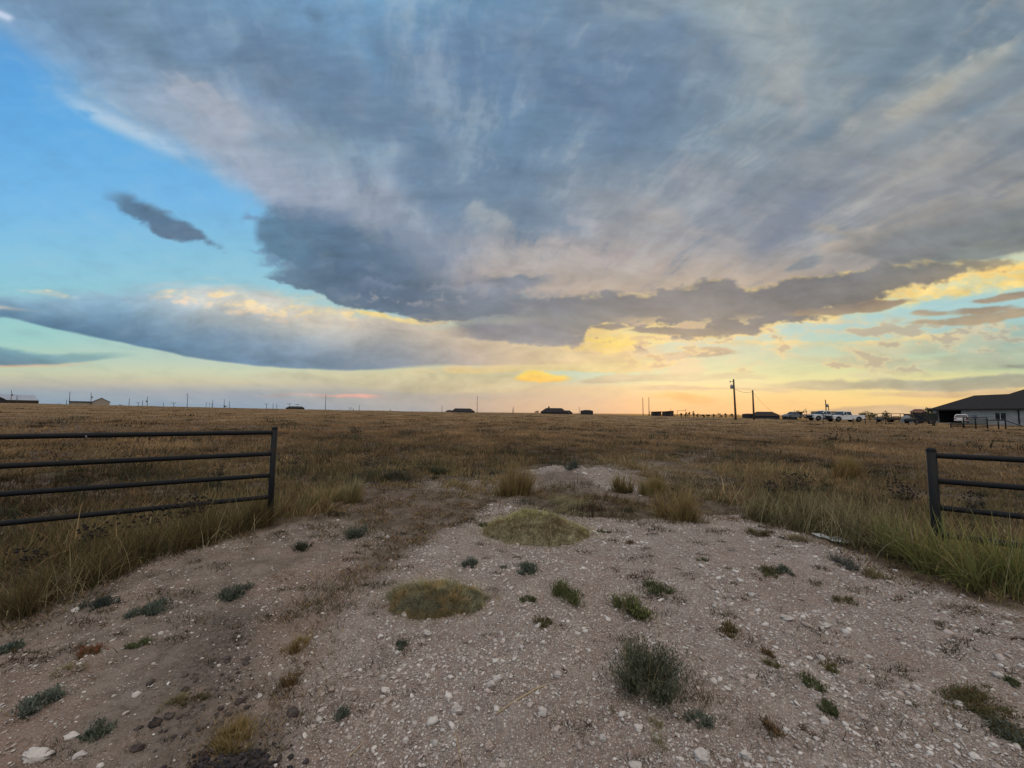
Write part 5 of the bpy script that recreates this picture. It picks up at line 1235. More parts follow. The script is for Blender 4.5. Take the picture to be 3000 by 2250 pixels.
# utility buggy
Y = 70.0; x_ = px2(2690, Y); zb = gz1(x_, Y)
g = thing('utility_buggy', 'dark two-seat utility buggy with a roof, in front of the play tower', 'buggy', (x_, Y, zb), math.radians(182))
MB().prism([(-1.9, .5), (-1.9, 1.05), (-.5, 1.05), (-.4, .65), (.5, .65), (.7, 1.1), (1.7, .95), (1.85, .7), (1.85, .45)], -.8, .8).build('body', M_BLACK, g, bevel=.03)
m = MB()
for s_ in (-.72, .72): m.path([(.75, s_, 1.1), (.25, s_, 1.95), (-.55, s_, 1.98), (-.75, s_, 1.05)], .035)
m.build('roll_cage', M_BLACK, g); MB().box(-.7, .35, -.76, .76, 1.97, 2.03).build('roof', M_BLACK, g)
MB().box(-.35, .25, -.6, .6, .66, .85).box(-.45, -.32, -.6, .6, .8, 1.45).build('seat', M_WALLD, g)
for cx in (1.25, -1.25):
    for s_ in (-1, 1):
        t = MB().lathe([(.2, -.13), (.34, -.13), (.36, 0), (.34, .13), (.2, .13)], (cx, s_ * .82, .36), 18, 'y').build('wheel', M_TYRE, g); MB().lathe([(.17, 0), (.17, .04), (.05, .06)], (cx, s_ * .93, .36), 12, 'y').build('rim', M_RIM, t)
# low loads and trailers
def trailer(px0, px1, top, Y, label, m_, hh=.55, name='flat_trailer'):
    x0, x1 = px2(px0, Y), px2(px1, Y); L = (x1 - x0) / 2; zb = gz1((x0 + x1) / 2, Y); h = at((px0 + px1) / 2, top, Y)[2] - zb
    g = thing(name, label, 'trailer', ((x0 + x1) / 2, Y, zb))
    MB().box(-L, L, -1, 1, hh, max(h, hh + .3)).build('bed', m_, g, bevel=.04)
    MB().tube((L, 0, hh), (L + .9, 0, hh - .12), .06).build('drawbar', M_BLACK, g)
    for s_ in (-1, 1):
        t = MB().lathe([(.2, -.1), (.36, -.1), (.37, 0), (.36, .1), (.2, .1)], (-.1 * L, s_ * 1.12, .37), 18, 'y').build('wheel', M_TYRE, g); MB().lathe([(.16, 0), (.16, .04), (.05, .05)], (-.1 * L, s_ * 1.23, .37), 12, 'y').build('rim', M_RIM, t)
    m = MB()
    for k in range(5): m.box(-L + .05 + k * (2 * L - .2) / 4, -L + .13 + k * (2 * L - .2) / 4, -1.05, 1.05, hh - .02, max(h, hh + .3) + .05)
    m.build('stake', M_BLACK, g)
    return g
trailer(2572, 2611, 1224, 82, 'low grey trailer behind the pipe corral', M_STEEL)
trailer(2612, 2646, 1226.5, 79, 'low dark trailer at the right end of the pipe corral', M_WALLR)
trailer(2706, 2733, 1211, 80, 'tall dark green stock trailer between play tower and brick house', simple('dark_green_metal', (0.028, 0.036, 0.026), 0.6), name='stock_trailer')
trailer(2664, 2681, 1213, 84, 'red-brown box trailer left of the play tower', M_REDBR, name='box_trailer')
Y = 74.0; x_ = px2(2656, Y); g = thing('covered_load', 'pale tarp-covered heap left of the play tower', 'tarp', (x_, Y, gz1(x_, Y)), .3)
hh_ = at(2656, 1217.5, Y)[2] - g.location.z
m = MB(); ring = []
for k, (rr, zz_) in enumerate([(1.0, 0), (.95, .35), (.78, .7), (.5, .92), (.15, 1.0)]):
    ring.append([(1.3 * rr * math.cos(t) * (1 + .06 * math.sin(3 * t + k)), .8 * rr * math.sin(t) * (1 + .06 * math.cos(4 * t)), zz_ * hh_ + .04 * math.sin(5 * t)) for t in [2 * math.pi * i / 18 for i in range(18)]])
for a, b in zip(ring[:-1], ring[1:]):
    for i in range(18): m.poly([a[i], a[(i + 1) % 18], b[(i + 1) % 18], b[i]])
m.poly(ring[-1]); m.build('tarp', M_TARP, g)
m = MB(); m.path([(1.2 * math.cos(t), .74 * math.sin(t), hh_ * .42) for t in [2 * math.pi * i / 12 for i in range(13)]], .03); m.build('rope', M_WIRE, g)

# ------------------------------------------------------------------ brick house on the right
HX, HY = at(2733, 1203, 86)[0], 86.0; HA = math.radians(-96.0)
hz = 0.42
g = thing('brick_house', 'pale brick ranch house with a dark hipped roof and open carport, right edge', 'house', (HX, HY, hz), HA)
ca_, sa_ = math.cos(HA), math.sin(HA)
def spx(px, yo=0.0):
    """distance along the front wall (offset yo behind it) where it meets a photo column"""
    k = ray(px, 1220)[0]; x0, y0 = HX - sa_ * yo, HY + ca_ * yo
    return (k * y0 - x0) / (ca_ - k * sa_)
EH = 2.62; L = 24.0; W1 = 9.6
s1, s2 = spx(2744), spx(2817)
wall = MB(); wall.box(s2, L, 0, .25, 0, EH).box(0, L, W1 - .25, W1, 0, EH).box(L - .25, L, .26, W1 - .26, 0, EH).box(s2, s2 + .2, .26, W1 - .26, 0, EH); wall.build('wall', M_BRICK, g)
MB().box(-.05, s1, -.02, .5, 0, EH).build('pillar', M_BRICK, g)
MB().box(0, s2 - .01, 5.4, 5.6, 0, EH).box(-.02, .14, .501, 5.39, 0, EH).build('carport_back_wall', M_WALLR, g)
MB().box(-.3, L + .3, -.3, W1 + .3, -.25, -.01).build('slab', M_WALLB, g)
MB().box(-.5, L + .5, -.5, W1 + .5, EH + .003, EH + .05).build('soffit', M_TRIM, g)
def hip(m, x0, x1, y0, y1, z0, rise, inset0, inset1):
    ym = (y0 + y1) / 2; e = [(x0, y0, z0), (x1, y0, z0), (x1, y1, z0), (x0, y1, z0)]; a, b = (x0 + inset0, ym, z0 + rise), (x1 - inset1, ym, z0 + rise)
    for f in ([e[0], e[1], b, a], [e[1], e[2], b], [e[2], e[3], a, b], [e[3], e[0], a], e[::-1]): m.poly(f)
m = MB(); hip(m, -.6, L + .6, -.6, W1 + .6, EH + .24, 3.0, 4.4, 5.4); roof = m.build('roof', M_ROOFD, g)
m = MB(); hip(m, 5.4, L + 6, .2, 16.5, EH + .24, 4.35, 5.0, 5); m.build('upper_roof', M_ROOFD, roof)
MB().box(-.62, L + .62, -.64, -.602, EH + .04, EH + .30).box(-.64, -.602, -.6, W1 + .6, EH + .04, EH + .30).build('fascia', M_TRIM, g)
w0, w1 = spx(2917), spx(2947)
wf = MB().box(w0, w1, -.04, .02, .85, 2.10).build('window', M_TRIM, g)
MB().box(w0 + .08, (w0 + w1) / 2 - .04, -.055, -.041, .93, 2.02).build('pane', M_GLASS, wf); MB().box((w0 + w1) / 2 + .04, w1 - .08, -.055, -.041, .93, 2.02).build('pane', M_GLASS, wf)
MB().box((w0 + w1) / 2 - .04, (w0 + w1) / 2 + .04, -.06, -.042, .85, 2.10).build('mullion', M_WHITE, wf)
a0, a1 = spx(2850), spx(2861); MB().box(a0, a1, -.2, -.002, 1.15, 1.62).build('meter_box', M_STEEL, g, bevel=.02)
a0 = spx(2984); MB().box(a0, a0 + .16, -.12, -.005, .05, EH).build('downspout', M_TRIM, g)
a0 = spx(2796); MB().box(s1 + 1.5, s2 - .3, 5.30, 5.38, 1.7, 1.78).build('shelf', M_WHITE, g)
for k in range(2): MB().box(1.0 + k * 2.6, 3.2 + k * 2.6, 4.6, 5.2, 0, 1.0 + .2 * k).build('storage_cabinet', M_WALLD, g, bevel=.03)

# ------------------------------------------------------------------ trees and bushes near the skyline
def crown_mesh(N, c, R, size, cols, squash=0.8, hollow=0.35, lob=5):
    """leaf clumps spread through a few uneven lobes"""
    ctr = rng.normal(0, 0.42, (lob, 3)) * np.array([1, 1, squash]); rad_ = rng.uniform(0.4, 0.7, lob)
    k = rng.integers(0, lob, N); d = rng.normal(0, 1, (N, 3)); d /= np.linalg.norm(d, axis=1)[:, None]
    p = ctr[k] + d * (rad_[k] * rng.uniform(hollow, 1, N) ** 0.6)[:, None] * np.array([1, 1, squash])
    p = p * np.array(R) + np.array(c)
    a = rng.normal(0, 1, (N, 3)); b = rng.normal(0, 1, (N, 3)); a /= np.linalg.norm(a, axis=1)[:, None]; b /= np.linalg.norm(b, axis=1)[:, None]
    s_ = size * rng.uniform(.6, 1.4, N)[:, None]
    V = np.stack([p - a * s_, p + b * s_ * .6, p + a * s_, p - b * s_ * .6], 1).reshape(-1, 3)
    T = (np.array([(0, 1, 2), (0, 2, 3)])[None] + (np.arange(N) * 4)[:, None, None]).reshape(-1, 3)
    cc = np.array(cols)[rng.integers(0, len(cols), N)] * rng.uniform(.7, 1.3, (N, 1))
    return V, T, np.repeat(cc, 4, 0)
GRN = [(0.050, 0.062, 0.022), (0.075, 0.085, 0.030), (0.035, 0.045, 0.018)]
def tree(name, label, px, top, Y, wpx, N, cat='tree', cols=GRN, group=None, stem=.35, limbs=5, squash=.8, lob=6, base_drop=0.0, leaf=None):
    x_ = px2(px, Y); zb = float(terrain(x_, Y)) if Y > 30 else gz1(x_, Y)
    H = at(px, top, Y)[2] - zb; R = wpx * Y / F / 2
    g = thing(name, label, cat, (x_, Y, zb), rng.uniform(0, 6), group)
    zc = H * (1 + stem) / 2; rz_ = H * (1 - stem) / 2
    m = MB(); tr = max(.03, H * .022); m.tube((0, 0, -.3), (0.02, 0, zc), tr * 1.3, tr * .6, n=8)
    for k in range(limbs):
        a = 2 * math.pi * k / limbs + .4; z0 = H * stem * rng.uniform(.5, 1.2)
        m.tube((0, 0, z0), (R * .6 * math.cos(a), R * .6 * math.sin(a), zc + rz_ * rng.uniform(-.1, .6)), tr * .6, tr * .2, n=6)
    m.build('trunk', M_BARK, g)
    V, T, C = crown_mesh(N, (0, 0, zc), (R * .95, R * .95, rz_ / .95 * .9 / squash * .8), leaf or max(R * .13, .05), cols, squash, .3, lob)
    tri_mesh('crown', V, T, M_LEAF, C, g)
    return g
tree('bushy_tree', 'rounded bushy tree just right of the white trucks', 2549, 1202.5, 74, 42, 620, stem=.22, squash=.7, lob=12, leaf=.13, cols=[(0.10, 0.11, 0.045), (0.14, 0.14, 0.06), (0.05, 0.06, 0.03)])
tree('slender_tree', 'slender ragged sapling with a spiky top, behind the pipe corral', 2595, 1195, 72, 20, 240, leaf=.10, stem=.2, squash=1.3, lob=5)
xs_ = px2(2594, 72); spz = gz1(xs_, 72)
tree('roadside_tree', 'dark tree crown behind the left corner of the brick house', 2722, 1192, 110, 38, 420, stem=.3, leaf=.25)
tree('small_tree', 'small tree rising behind the roof of the nearer white truck', 2490, 1198, 95, 8, 120, stem=.3, squash=1.3)
tree('leafy_bush', 'bush at the left end of the house with a chimney', 1576, 1201, 215, 16, 160, cat='bush', stem=.1, squash=.7)
tree('leafy_bush', 'round bush at the foot of a pole on the left skyline', 655, 1186, 240, 12, 120, cat='bush', stem=.05, squash=.6)
tree('leafy_bush', 'small dark bush alone on the skyline left of centre', 1142, 1198, 230, 8, 90, cat='bush', stem=.05, squash=.7)
tree('leafy_bush', 'tiny bush beside the tiny pair of poles', 1034, 1195, 300, 9, 70, cat='bush', stem=.05, squash=.5)
tree('leafy_bush', 'tiny bush right of the gabled beige barn', 351, 1181, 260, 10, 80, cat='bush', stem=.05, squash=.5)
tree('leafy_bush', 'tiny bush between the two barns, left of the tall leaning pole', 170, 1178, 260, 9, 80, cat='bush', stem=.05, squash=.5)
tree('leafy_bush', 'small bush at the right end of the chimney house, before the metal shed', 1692, 1208, 220, 7, 70, cat='bush', stem=.05, squash=.6)
for k, (px, top, w, lab) in enumerate([(601, 1177, 5, 'leftmost lollipop sapling of three on the left skyline, the tallest'), (611, 1180, 5, 'middle lollipop sapling of three on the left skyline'), (618, 1182, 4, 'rightmost lollipop sapling of three on the left skyline, the smallest')]):
    tree('lollipop_sapling', lab, px, top, 240, w, 60, group='lollipop saplings on the left skyline', stem=.72, squash=1.1, limbs=2)
SAP = [(1996, 1209, 9, 'squat sapling at the left end of the row, by the pipe archway'), (2009, 1203, 7, 'sapling at the right leg of the pipe archway'), (2020, 1202, 6, 'thin tall sapling, third from the left in the row'), (2032, 1202, 7, 'thin tall sapling, fourth from the left in the row'),
       (2046, 1211, 8, 'short sapling, fifth from the left in the row'), (2061, 1212, 7, 'short sapling near the middle of the row, between two others of its height'), (2075, 1210, 9, 'fuller sapling right of the middle of the row'), (2090, 1212, 8, 'leaning short sapling, fourth from the right end'),
       (2110, 1211, 8, 'sapling third from the right end of the row'), (2126, 1209, 9, 'sapling second from the right end of the row'), (2145, 1211, 9, 'last sapling of the row, beside the tallest brown pole')]
for px, top, w, lab in SAP: tree('fence_sapling', lab, px, top, 108, w * 1.2, 110, leaf=.13, cols=[(.03, .035, .015), (.045, .05, .02)], group='saplings along the skyline fence', stem=.15, squash=1.2, limbs=4, lob=4)
# arching bush
x_ = px2(2347, 80); g = thing('arching_bush', 'leggy bush with arching branches left of the white trucks', 'bush', (x_, 80, float(terrain(x_, 80)) + .2))
m = MB(); tips = []
for k in range(9):
    a = k * 0.72; R_ = rng.uniform(.3, .75); H_ = rng.uniform(1.2, 1.75)
    pts = [(R_ * t * t * math.cos(a), R_ * t * t * math.sin(a), H_ * math.sin(t * 1.9) ) for t in (0, .3, .55, .8, 1.0)]; m.path(pts, .022, 5); tips += pts[2:]
m.build('trunk', M_BARK, g)
Vs = [crown_mesh(26, t, (.22, .22, .16), .07, GRN, .8, .2, 3) for t in tips]; tri_mesh('crown', *join(Vs)[:2], M_LEAF, join(Vs)[2], g)

# ------------------------------------------------------------------ weeds, tufts and mounds near by
SAGE = [(0.115, 0.140, 0.110), (0.145, 0.165, 0.130), (0.080, 0.098, 0.072)]
DGRN = [(0.085, 0.105, 0.045), (0.060, 0.075, 0.034), (0.125, 0.135, 0.065)]
OLV = [(0.13, 0.125, 0.055), (0.10, 0.10, 0.042), (0.17, 0.15, 0.07)]
BRN = [(0.14, 0.085, 0.045), (0.10, 0.065, 0.035), (0.19, 0.125, 0.06)]
YEL = [(0.34, 0.25, 0.10), (0.26, 0.18, 0.065), (0.40, 0.31, 0.14)]
LIM = [(0.27, 0.29, 0.085), (0.34, 0.34, 0.12), (0.17, 0.20, 0.06)]
PAL = [(0.36, 0.31, 0.17), (0.28, 0.25, 0.12), (0.42, 0.37, 0.22)]
def pick(cols, N): return np.array(cols)[rng.integers(0, len(cols), N)] * rng.uniform(.75, 1.25, (N, 1))
def weed(name, label, cat, px, py, wpx, hpx, N, cols, tipc=None, bw=0.004, lean=(0.1, 0.7), depth=0.7, leaves=0, lcols=None, ldir=None, dome=True, K=3, droop=.25, group=None, leafsize=.012, straws=0):
    """plant rooted where the photo shows its foot; py is the row of its foot"""
    low = cat in ('weed', 'tuft')
    x_, y_, z_ = on_ground(px, py - hpx * (.42 if low else .12)); wd = wpx * y_ / F; hh = hpx * y_ / F * (.50 if low else 1.0)
    g = thing(name, label, cat, (x_, y_, z_), 0, group)
    R = wd / 2; nf = max(3, int(7 + rng.integers(0, 6)))
    fa = rng.uniform(0, 2 * np.pi, nf); fq = rng.uniform(0, 1, nf) ** .6; fs = rng.uniform(.4, 1.15, nf); fs[0] = 1.15; fq[0] *= .3
    wgt = fs ** 2; k_ = rng.choice(nf, N, p=wgt / wgt.sum())
    if low: depth = max(depth, min(1.4, hpx / max(wpx, 1) * 2.0)); wd *= 1.12
    fx_, fy_ = fq * np.cos(fa) * R * .72, fq * np.sin(fa) * R * depth * .72
    a = rng.uniform(0, 2 * np.pi, N); q = np.abs(rng.normal(0, .34, N))
    if not low: fx_, fy_ = fx_ * .9, fy_ * .9
    bx, by = fx_[k_] + q * np.cos(a) * R * .55, fy_[k_] + q * np.sin(a) * R * .55 * depth
    h = hh * fs[k_] * rng.uniform(.45, 1.15, N)
    if low: lean = (min(.9, lean[0] + .15), min(.98, lean[1] + .2))
    q = np.clip(np.hypot(bx / R, by / (R * depth)) * 1.3, 0, 1)
    zz_ = gz(bx + x_, by + y_) - z_ - .01
    ld = np.arctan2(by, bx) + rng.normal(0, .9, N) if ldir is None else ldir + rng.normal(0, .55, N)
    le = rng.uniform(lean[0], lean[1], N) * (.35 + .65 * q) if ldir is None else rng.uniform(lean[0], lean[1], N)
    cb = pick(cols, N); ct = pick(tipc or cols, N)
    bwid = np.maximum(bw, .45 * y_ / 385) * rng.uniform(.7, 1.3, N)
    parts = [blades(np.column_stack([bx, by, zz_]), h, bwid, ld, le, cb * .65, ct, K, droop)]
    V, T, C = join(parts); tri_mesh('stems', V, T, M_GRASS, C, g)
    if leaves:
        M_ = leaves; k = rng.integers(0, N, M_); t = rng.uniform(.3, 1.05, M_)
        o = le[k] * h[k] * (t * .55 + t * t * .45); up = h[k] * t * np.sqrt(np.clip(1 - (le[k] * .8) ** 2, .1, 1)) - droop * h[k] * t * t * le[k]
        P_ = np.column_stack([bx[k] + np.cos(ld[k]) * o, by[k] + np.sin(ld[k]) * o, zz_[k] + up])
        ls = leafsize * rng.uniform(.6, 1.5, M_)
        V, T, C = blades(P_, ls * 1.6, np.maximum(ls * .5, .5 * y_ / 385), rng.uniform(-np.pi, np.pi, M_), rng.uniform(.2, .95, M_), pick(lcols or cols, M_), pick(lcols or cols, M_) * 1.15, 2, .2)
        tri_mesh('leaves', V, T, M_LEAF, C, g)
    if straws:
        M_ = straws; a = rng.uniform(0, 2 * np.pi, M_)
        V, T, C = blades(np.column_stack([rng.normal(0, R * .35, M_), rng.normal(0, R * .3 * depth, M_), np.zeros(M_)]), hh * rng.uniform(.8, 1.45, M_), np.full(M_, max(.0022, .5 * y_ / 385)), a, rng.uniform(.2, .95, M_), pick(PAL, M_), pick(PAL, M_), 5, .5)
        tri_mesh('dead_stalks', V, T, M_GRASS, C, g)
    return g
# grassy mounds
def mound(label, px0, px1, row0, row1, hgt, cols, N, patch, seed, bw=.0035, h=.05):
    c = (px0 + px1) / 2; fx, fy, fz = on_ground(c, row1); R = (px1 - px0) / 2 * (fy + .25) / F
    # the near foot shows at row1, the crest at row0
    dp = 0.62 * R; cy = fy + dp
    cx = fx * cy / fy; z0 = gz1(cx, cy)
    g = thing('grass_mound', label, 'mound', (cx, cy, z0), 0, 'matted grass mounds on the gravel')
    nr, na = 26, 72; V = [(0, 0, 1.0)]; u = [0]
    for i in range(1, nr + 1):
        for k in range(na): V.append((i / nr * math.cos(2 * math.pi * k / na), i / nr * math.sin(2 * math.pi * k / na), 0))
    V = np.array(V); rr_ = np.hypot(V[:, 0], V[:, 1]); an = np.arctan2(V[:, 1], V[:, 0])
    def surf(x, y):
        q = np.hypot(x, y); t = np.arctan2(y, x); wob_ = 1 + fbm(np.cos(t) * 1.3 + seed, np.sin(t) * 1.3, 3, .5, 5) * .55
        X_, Y_ = x * R * wob_, y * dp * 1.02 * wob_
        zz_ = hgt * np.clip(1 - q ** 2, 0, 1) ** 1.25 * (1 + fbm(x * 1.6 + seed, y * 1.6, 3, .5, 6) * .6) + fbm(X_ * 9, Y_ * 9, 4, .6, 12 + seed) * .035 * np.clip(1.3 - q, 0, 1)
        return X_, Y_, zz_ + gz(cx + X_, cy + Y_) - z0 - .02 * np.clip(q * 3 - 2, 0, 1)
    X_, Y_, Z_ = surf(V[:, 0] * .93, V[:, 1] * .93); Vv = np.column_stack([X_, Y_, Z_])
    T = [(0, 1 + k, 1 + (k + 1) % na) for k in range(na)]
    for i in range(nr - 1):
        for k in range(na):
            a, b = 1 + i * na + k, 1 + i * na + (k + 1) % na; c2, d2 = a + na, b + na; T += [(a, c2, d2), (a, d2, b)]
    base_c = np.array(cols).mean(0) * .7
    n_ = fbm(Vv[:, 0] * 5, Vv[:, 1] * 5, 4, .6, 33)
    tri_mesh('mat', Vv, np.array(T), M_LEAF, base_c[None] * (1 + n_[:, None] * 1.2), g, True)
    a = rng.uniform(0, 2 * np.pi, N); q = np.sqrt(rng.uniform(0, 1.0, N)) * (1 + np.clip(rng.normal(.03, .16, N), -.1, .6)); x, y = q * np.cos(a), q * np.sin(a)
    X_, Y_, Z_ = surf(x, y); n_ = fbm(x * 2.0 + seed * 3, y * 2.0, 4, .6, 44) + rng.normal(0, .08, N)
    pa, pb = patch
    w = smooth(n_, -.12, .16)[:, None]
    cb = pick(cols, N) * (1 - w) + pick(pb, N) * w
    k2 = smooth(y + fbm(x * 2, y * 2, 3, .5, 47) * .8, -.45, .25)[:, None] * pa
    cb = cb * (1 - k2) + pick(PAL, N) * np.array([.92, 1.0, .85]) * k2
    tn = fbm(X_ * 14, Y_ * 14, 3, .6, 71 + seed); cb = cb * (1 + tn * 1.3)[:, None]
    hh = h * rng.uniform(.4, 1.3, N) * (1 + tn) * (1 + (rng.uniform(0, 1, N) < .04) * 1.5)
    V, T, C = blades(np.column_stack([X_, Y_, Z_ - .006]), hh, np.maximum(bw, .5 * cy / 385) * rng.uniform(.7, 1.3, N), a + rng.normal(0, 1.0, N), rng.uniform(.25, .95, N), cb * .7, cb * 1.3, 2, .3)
    tri_mesh('grass_cover', V, T, M_GRASS, C, g)
    return g
mound('taller pale green-gold matted mound in the middle of the drive', 1402, 1742, 1480, 1594, .24, [(0.46, 0.43, 0.27), (0.54, 0.50, 0.33), (0.34, 0.31, 0.19)], 34000, (.85, [(0.30, .235, .13), (.24, .18, .10)]), 1, h=.045)
mound('flatter olive-brown matted mound on the gravel, nearer the viewer', 1116, 1428, 1700, 1808, .10, [(0.26, 0.255, 0.17), (0.33, 0.32, 0.21), (0.18, 0.18, 0.125)], 30000, (.12, [(0.30, .23, .11), (.36, .27, .13)]), 2, h=.04)

W_ = weed
# --- on the gravel
W_('dark_weed', 'largest dark green weed on the near gravel, with star-shaped dead stalks', 'weed', 1885, 2080, 185, 190, 1100, DGRN, SAGE, lean=(.25, .9), depth=1.25, leaves=3800, lcols=[(0.095, 0.105, 0.065), (0.13, 0.14, 0.09), (0.065, 0.072, 0.045)], straws=60, leafsize=.012)
W_('green_weed', 'bright green weed mixed with pale straw, above the largest dark weed', 'weed', 1858, 1826, 115, 88, 700, DGRN, OLV, depth=.9, leaves=1800, lcols=DGRN + LIM[:1], straws=40)
W_('green_weed', 'feathery green weed right of the flatter mound', 'weed', 1668, 1778, 120, 72, 650, DGRN + OLV, LIM, depth=.8, leaves=1500, lcols=DGRN, straws=10)
W_('green_weed', 'dark green weed lying flat, right of the two feathery ones', 'weed', 1925, 1756, 95, 46, 420, DGRN, DGRN, lean=(.5, .98), leaves=1100)
W_('sage_weed', 'blue-green rosette centred below the taller mound', 'weed', 1552, 1694, 96, 44, 500, SAGE, SAGE, leaves=1500, lcols=SAGE)
W_('sage_weed', 'small blue-green rosette at the lower left of the taller mound', 'weed', 1377, 1670, 58, 34, 320, SAGE, SAGE, leaves=800, lcols=SAGE)
W_('dark_weed', 'tiny dark sprig between the two blue-green rosettes', 'weed', 1473, 1672, 26, 16, 90, SAGE, DGRN, leaves=160)
W_('dark_weed', 'dark tuft at the lower left edge of the taller mound', 'weed', 1412, 1560, 44, 22, 240, DGRN, DGRN, leaves=500)
W_('dark_weed', 'small dark tuft touching the foot of the taller mound', 'weed', 1450, 1584, 44, 18, 200, DGRN, OLV, leaves=300)
W_('brown_weed', 'small brown and green tuft right of the feathery green weed foot', 'weed', 1595, 1848, 62, 40, 260, BRN, OLV, leaves=400, lcols=DGRN + BRN)
W_('dark_weed', 'low sprig below the taller mound, next to a pinkish stone', 'weed', 1556, 1768, 66, 26, 240, DGRN, BRN, leaves=420)
W_('dark_weed', 'small round dark weed below the flatter mound', 'weed', 1175, 1894, 34, 26, 160, SAGE, DGRN, leaves=420)
W_('rusty_weed', 'tiny rust-brown tuft, left of a pair below the flatter mound', 'weed', 1232, 1884, 26, 16, 110, [(0.20, 0.09, 0.04)], BRN)
W_('rusty_weed', 'tiny rust-red tuft alone on the near gravel, left of the largest weed', 'weed', 1655, 1982, 22, 20, 110, [(0.24, 0.10, 0.045)], BRN)
W_('sage_weed', 'blue-green sprig on the near gravel left of the thin fallen stalks', 'weed', 1003, 2108, 32, 40, 200, SAGE, SAGE, leaves=420, lcols=SAGE)
W_('brown_weed', 'brown spreading weed right of the green straw-mixed weed', 'weed', 2128, 1868, 90, 44, 420, BRN, OLV, leaves=500, lcols=BRN + OLV)
W_('green_weed', 'low green weed with a dark neighbour, left of the pale metal scrap', 'weed', 2245, 1702, 62, 40, 360, OLV, DGRN, leaves=500)
W_('sage_weed', 'grey-green weed right next to the low green one', 'weed', 2300, 1700, 60, 34, 320, SAGE, DGRN, leaves=700, lcols=SAGE)
W_('grey_weed', 'dead grey twiggy weed below the pale metal scrap', 'weed', 2478, 1676, 80, 60, 360, [(0.10, 0.10, 0.095), (0.14, 0.13, 0.115)], [(0.15, .14, .125)], lean=(.3, .9), leaves=300, lcols=SAGE)
W_('brown_weed', 'brown-green weed right of the dead grey twiggy one', 'weed', 2556, 1706, 100, 56, 420, OLV + BRN, PAL, leaves=260)
W_('brown_weed', 'flat olive weed on the right side of the gravel', 'weed', 2480, 1776, 84, 30, 360, OLV, BRN, lean=(.5, .98), leaves=300)
W_('dark_weed', 'spiky dark weed on the right gravel, pointing down right', 'weed', 2368, 2036, 60, 56, 200, DGRN, OLV, lean=(.4, .98), leaves=260)
W_('dark_weed', 'small dark weed beside a white rock at the lower right', 'weed', 2428, 2112, 44, 40, 180, DGRN, DGRN, leaves=360)
W_('brown_weed', 'dry dark-brown weed cluster low on the right gravel', 'weed', 2262, 2164, 64, 44, 260, [(0.075, .05, .04)], BRN, lean=(.4, .95), leaves=160, lcols=BRN)
W_('brown_weed', 'slanting dark twig weed next to the dry dark-brown cluster', 'weed', 2352, 2166, 56, 46, 160, [(0.06, .05, .04)], BRN, ldir=-.8, lean=(.6, .95), dome=False)
W_('brown_weed', 'yellow-green tuft in the middle of the right gravel', 'weed', 2432, 1978, 66, 34, 260, OLV, YEL, leaves=200)
W_('brown_weed', 'olive tuft left of the spiky dark weed', 'weed', 2252, 1962, 52, 30, 200, OLV, BRN, leaves=240)
W_('brown_weed', 'small brown tuft above the olive tuft on the right gravel', 'weed', 2250, 1930, 40, 34, 160, BRN, OLV, leaves=180)
W_('sage_weed', 'thin bluish weed right of the largest dark weed foot', 'weed', 2052, 2132, 90, 36, 260, SAGE, SAGE, lean=(.5, .98), leaves=420, lcols=SAGE)
W_('brown_weed', 'big brown straggling weed running off the right edge', 'weed', 2860, 2120, 210, 90, 1100, BRN + OLV, OLV, lean=(.5, .98), ldir=-.5, depth=1.0, leaves=900, lcols=BRN + DGRN)
W_('dark_weed', 'dark tail of the straggling weed in the right corner', 'weed', 2975, 2200, 120, 80, 600, [(0.07, .065, .045)], OLV, lean=(.5, .95), ldir=-.7, leaves=600, lcols=SAGE)
W_('dark_weed', 'tiny green weed near the right edge of the gravel', 'weed', 2958, 2014, 50, 30, 160, DGRN, SAGE, leaves=300)
W_('pale_tuft', 'thin pale upright straws at the bottom, right of the large white stone', 'tuft', 1930, 2225, 60, 90, 60, PAL, PAL, lean=(.1, .5))
W_('pale_tuft', 'faint green-straw tuft below the largest dark weed', 'tuft', 1925, 2150, 70, 44, 160, OLV, PAL, lean=(.4, .95))
W_('brown_weed', 'dark tuft on the gravel right of the taller mound', 'weed', 1768, 1566, 60, 20, 200, OLV, DGRN, leaves=200)
W_('brown_weed', 'small dark tuft, second right of the taller mound', 'weed', 1850, 1598, 50, 18, 160, BRN, DGRN, leaves=200)
W_('brown_weed', 'small dark tuft under the yellow arching clump', 'weed', 2060, 1652, 50, 18, 150, DGRN, BRN, leaves=160)
W_('brown_weed', 'low brown tuft between the arching clump and the metal scrap', 'weed', 2235, 1588, 120, 44, 460, BRN, OLV, lean=(.3, .9))
W_('brown_weed', 'straw-coloured tuft at the left of the metal scrap', 'weed', 2345, 1606, 90, 46, 380, BRN, PAL, lean=(.3, .85))
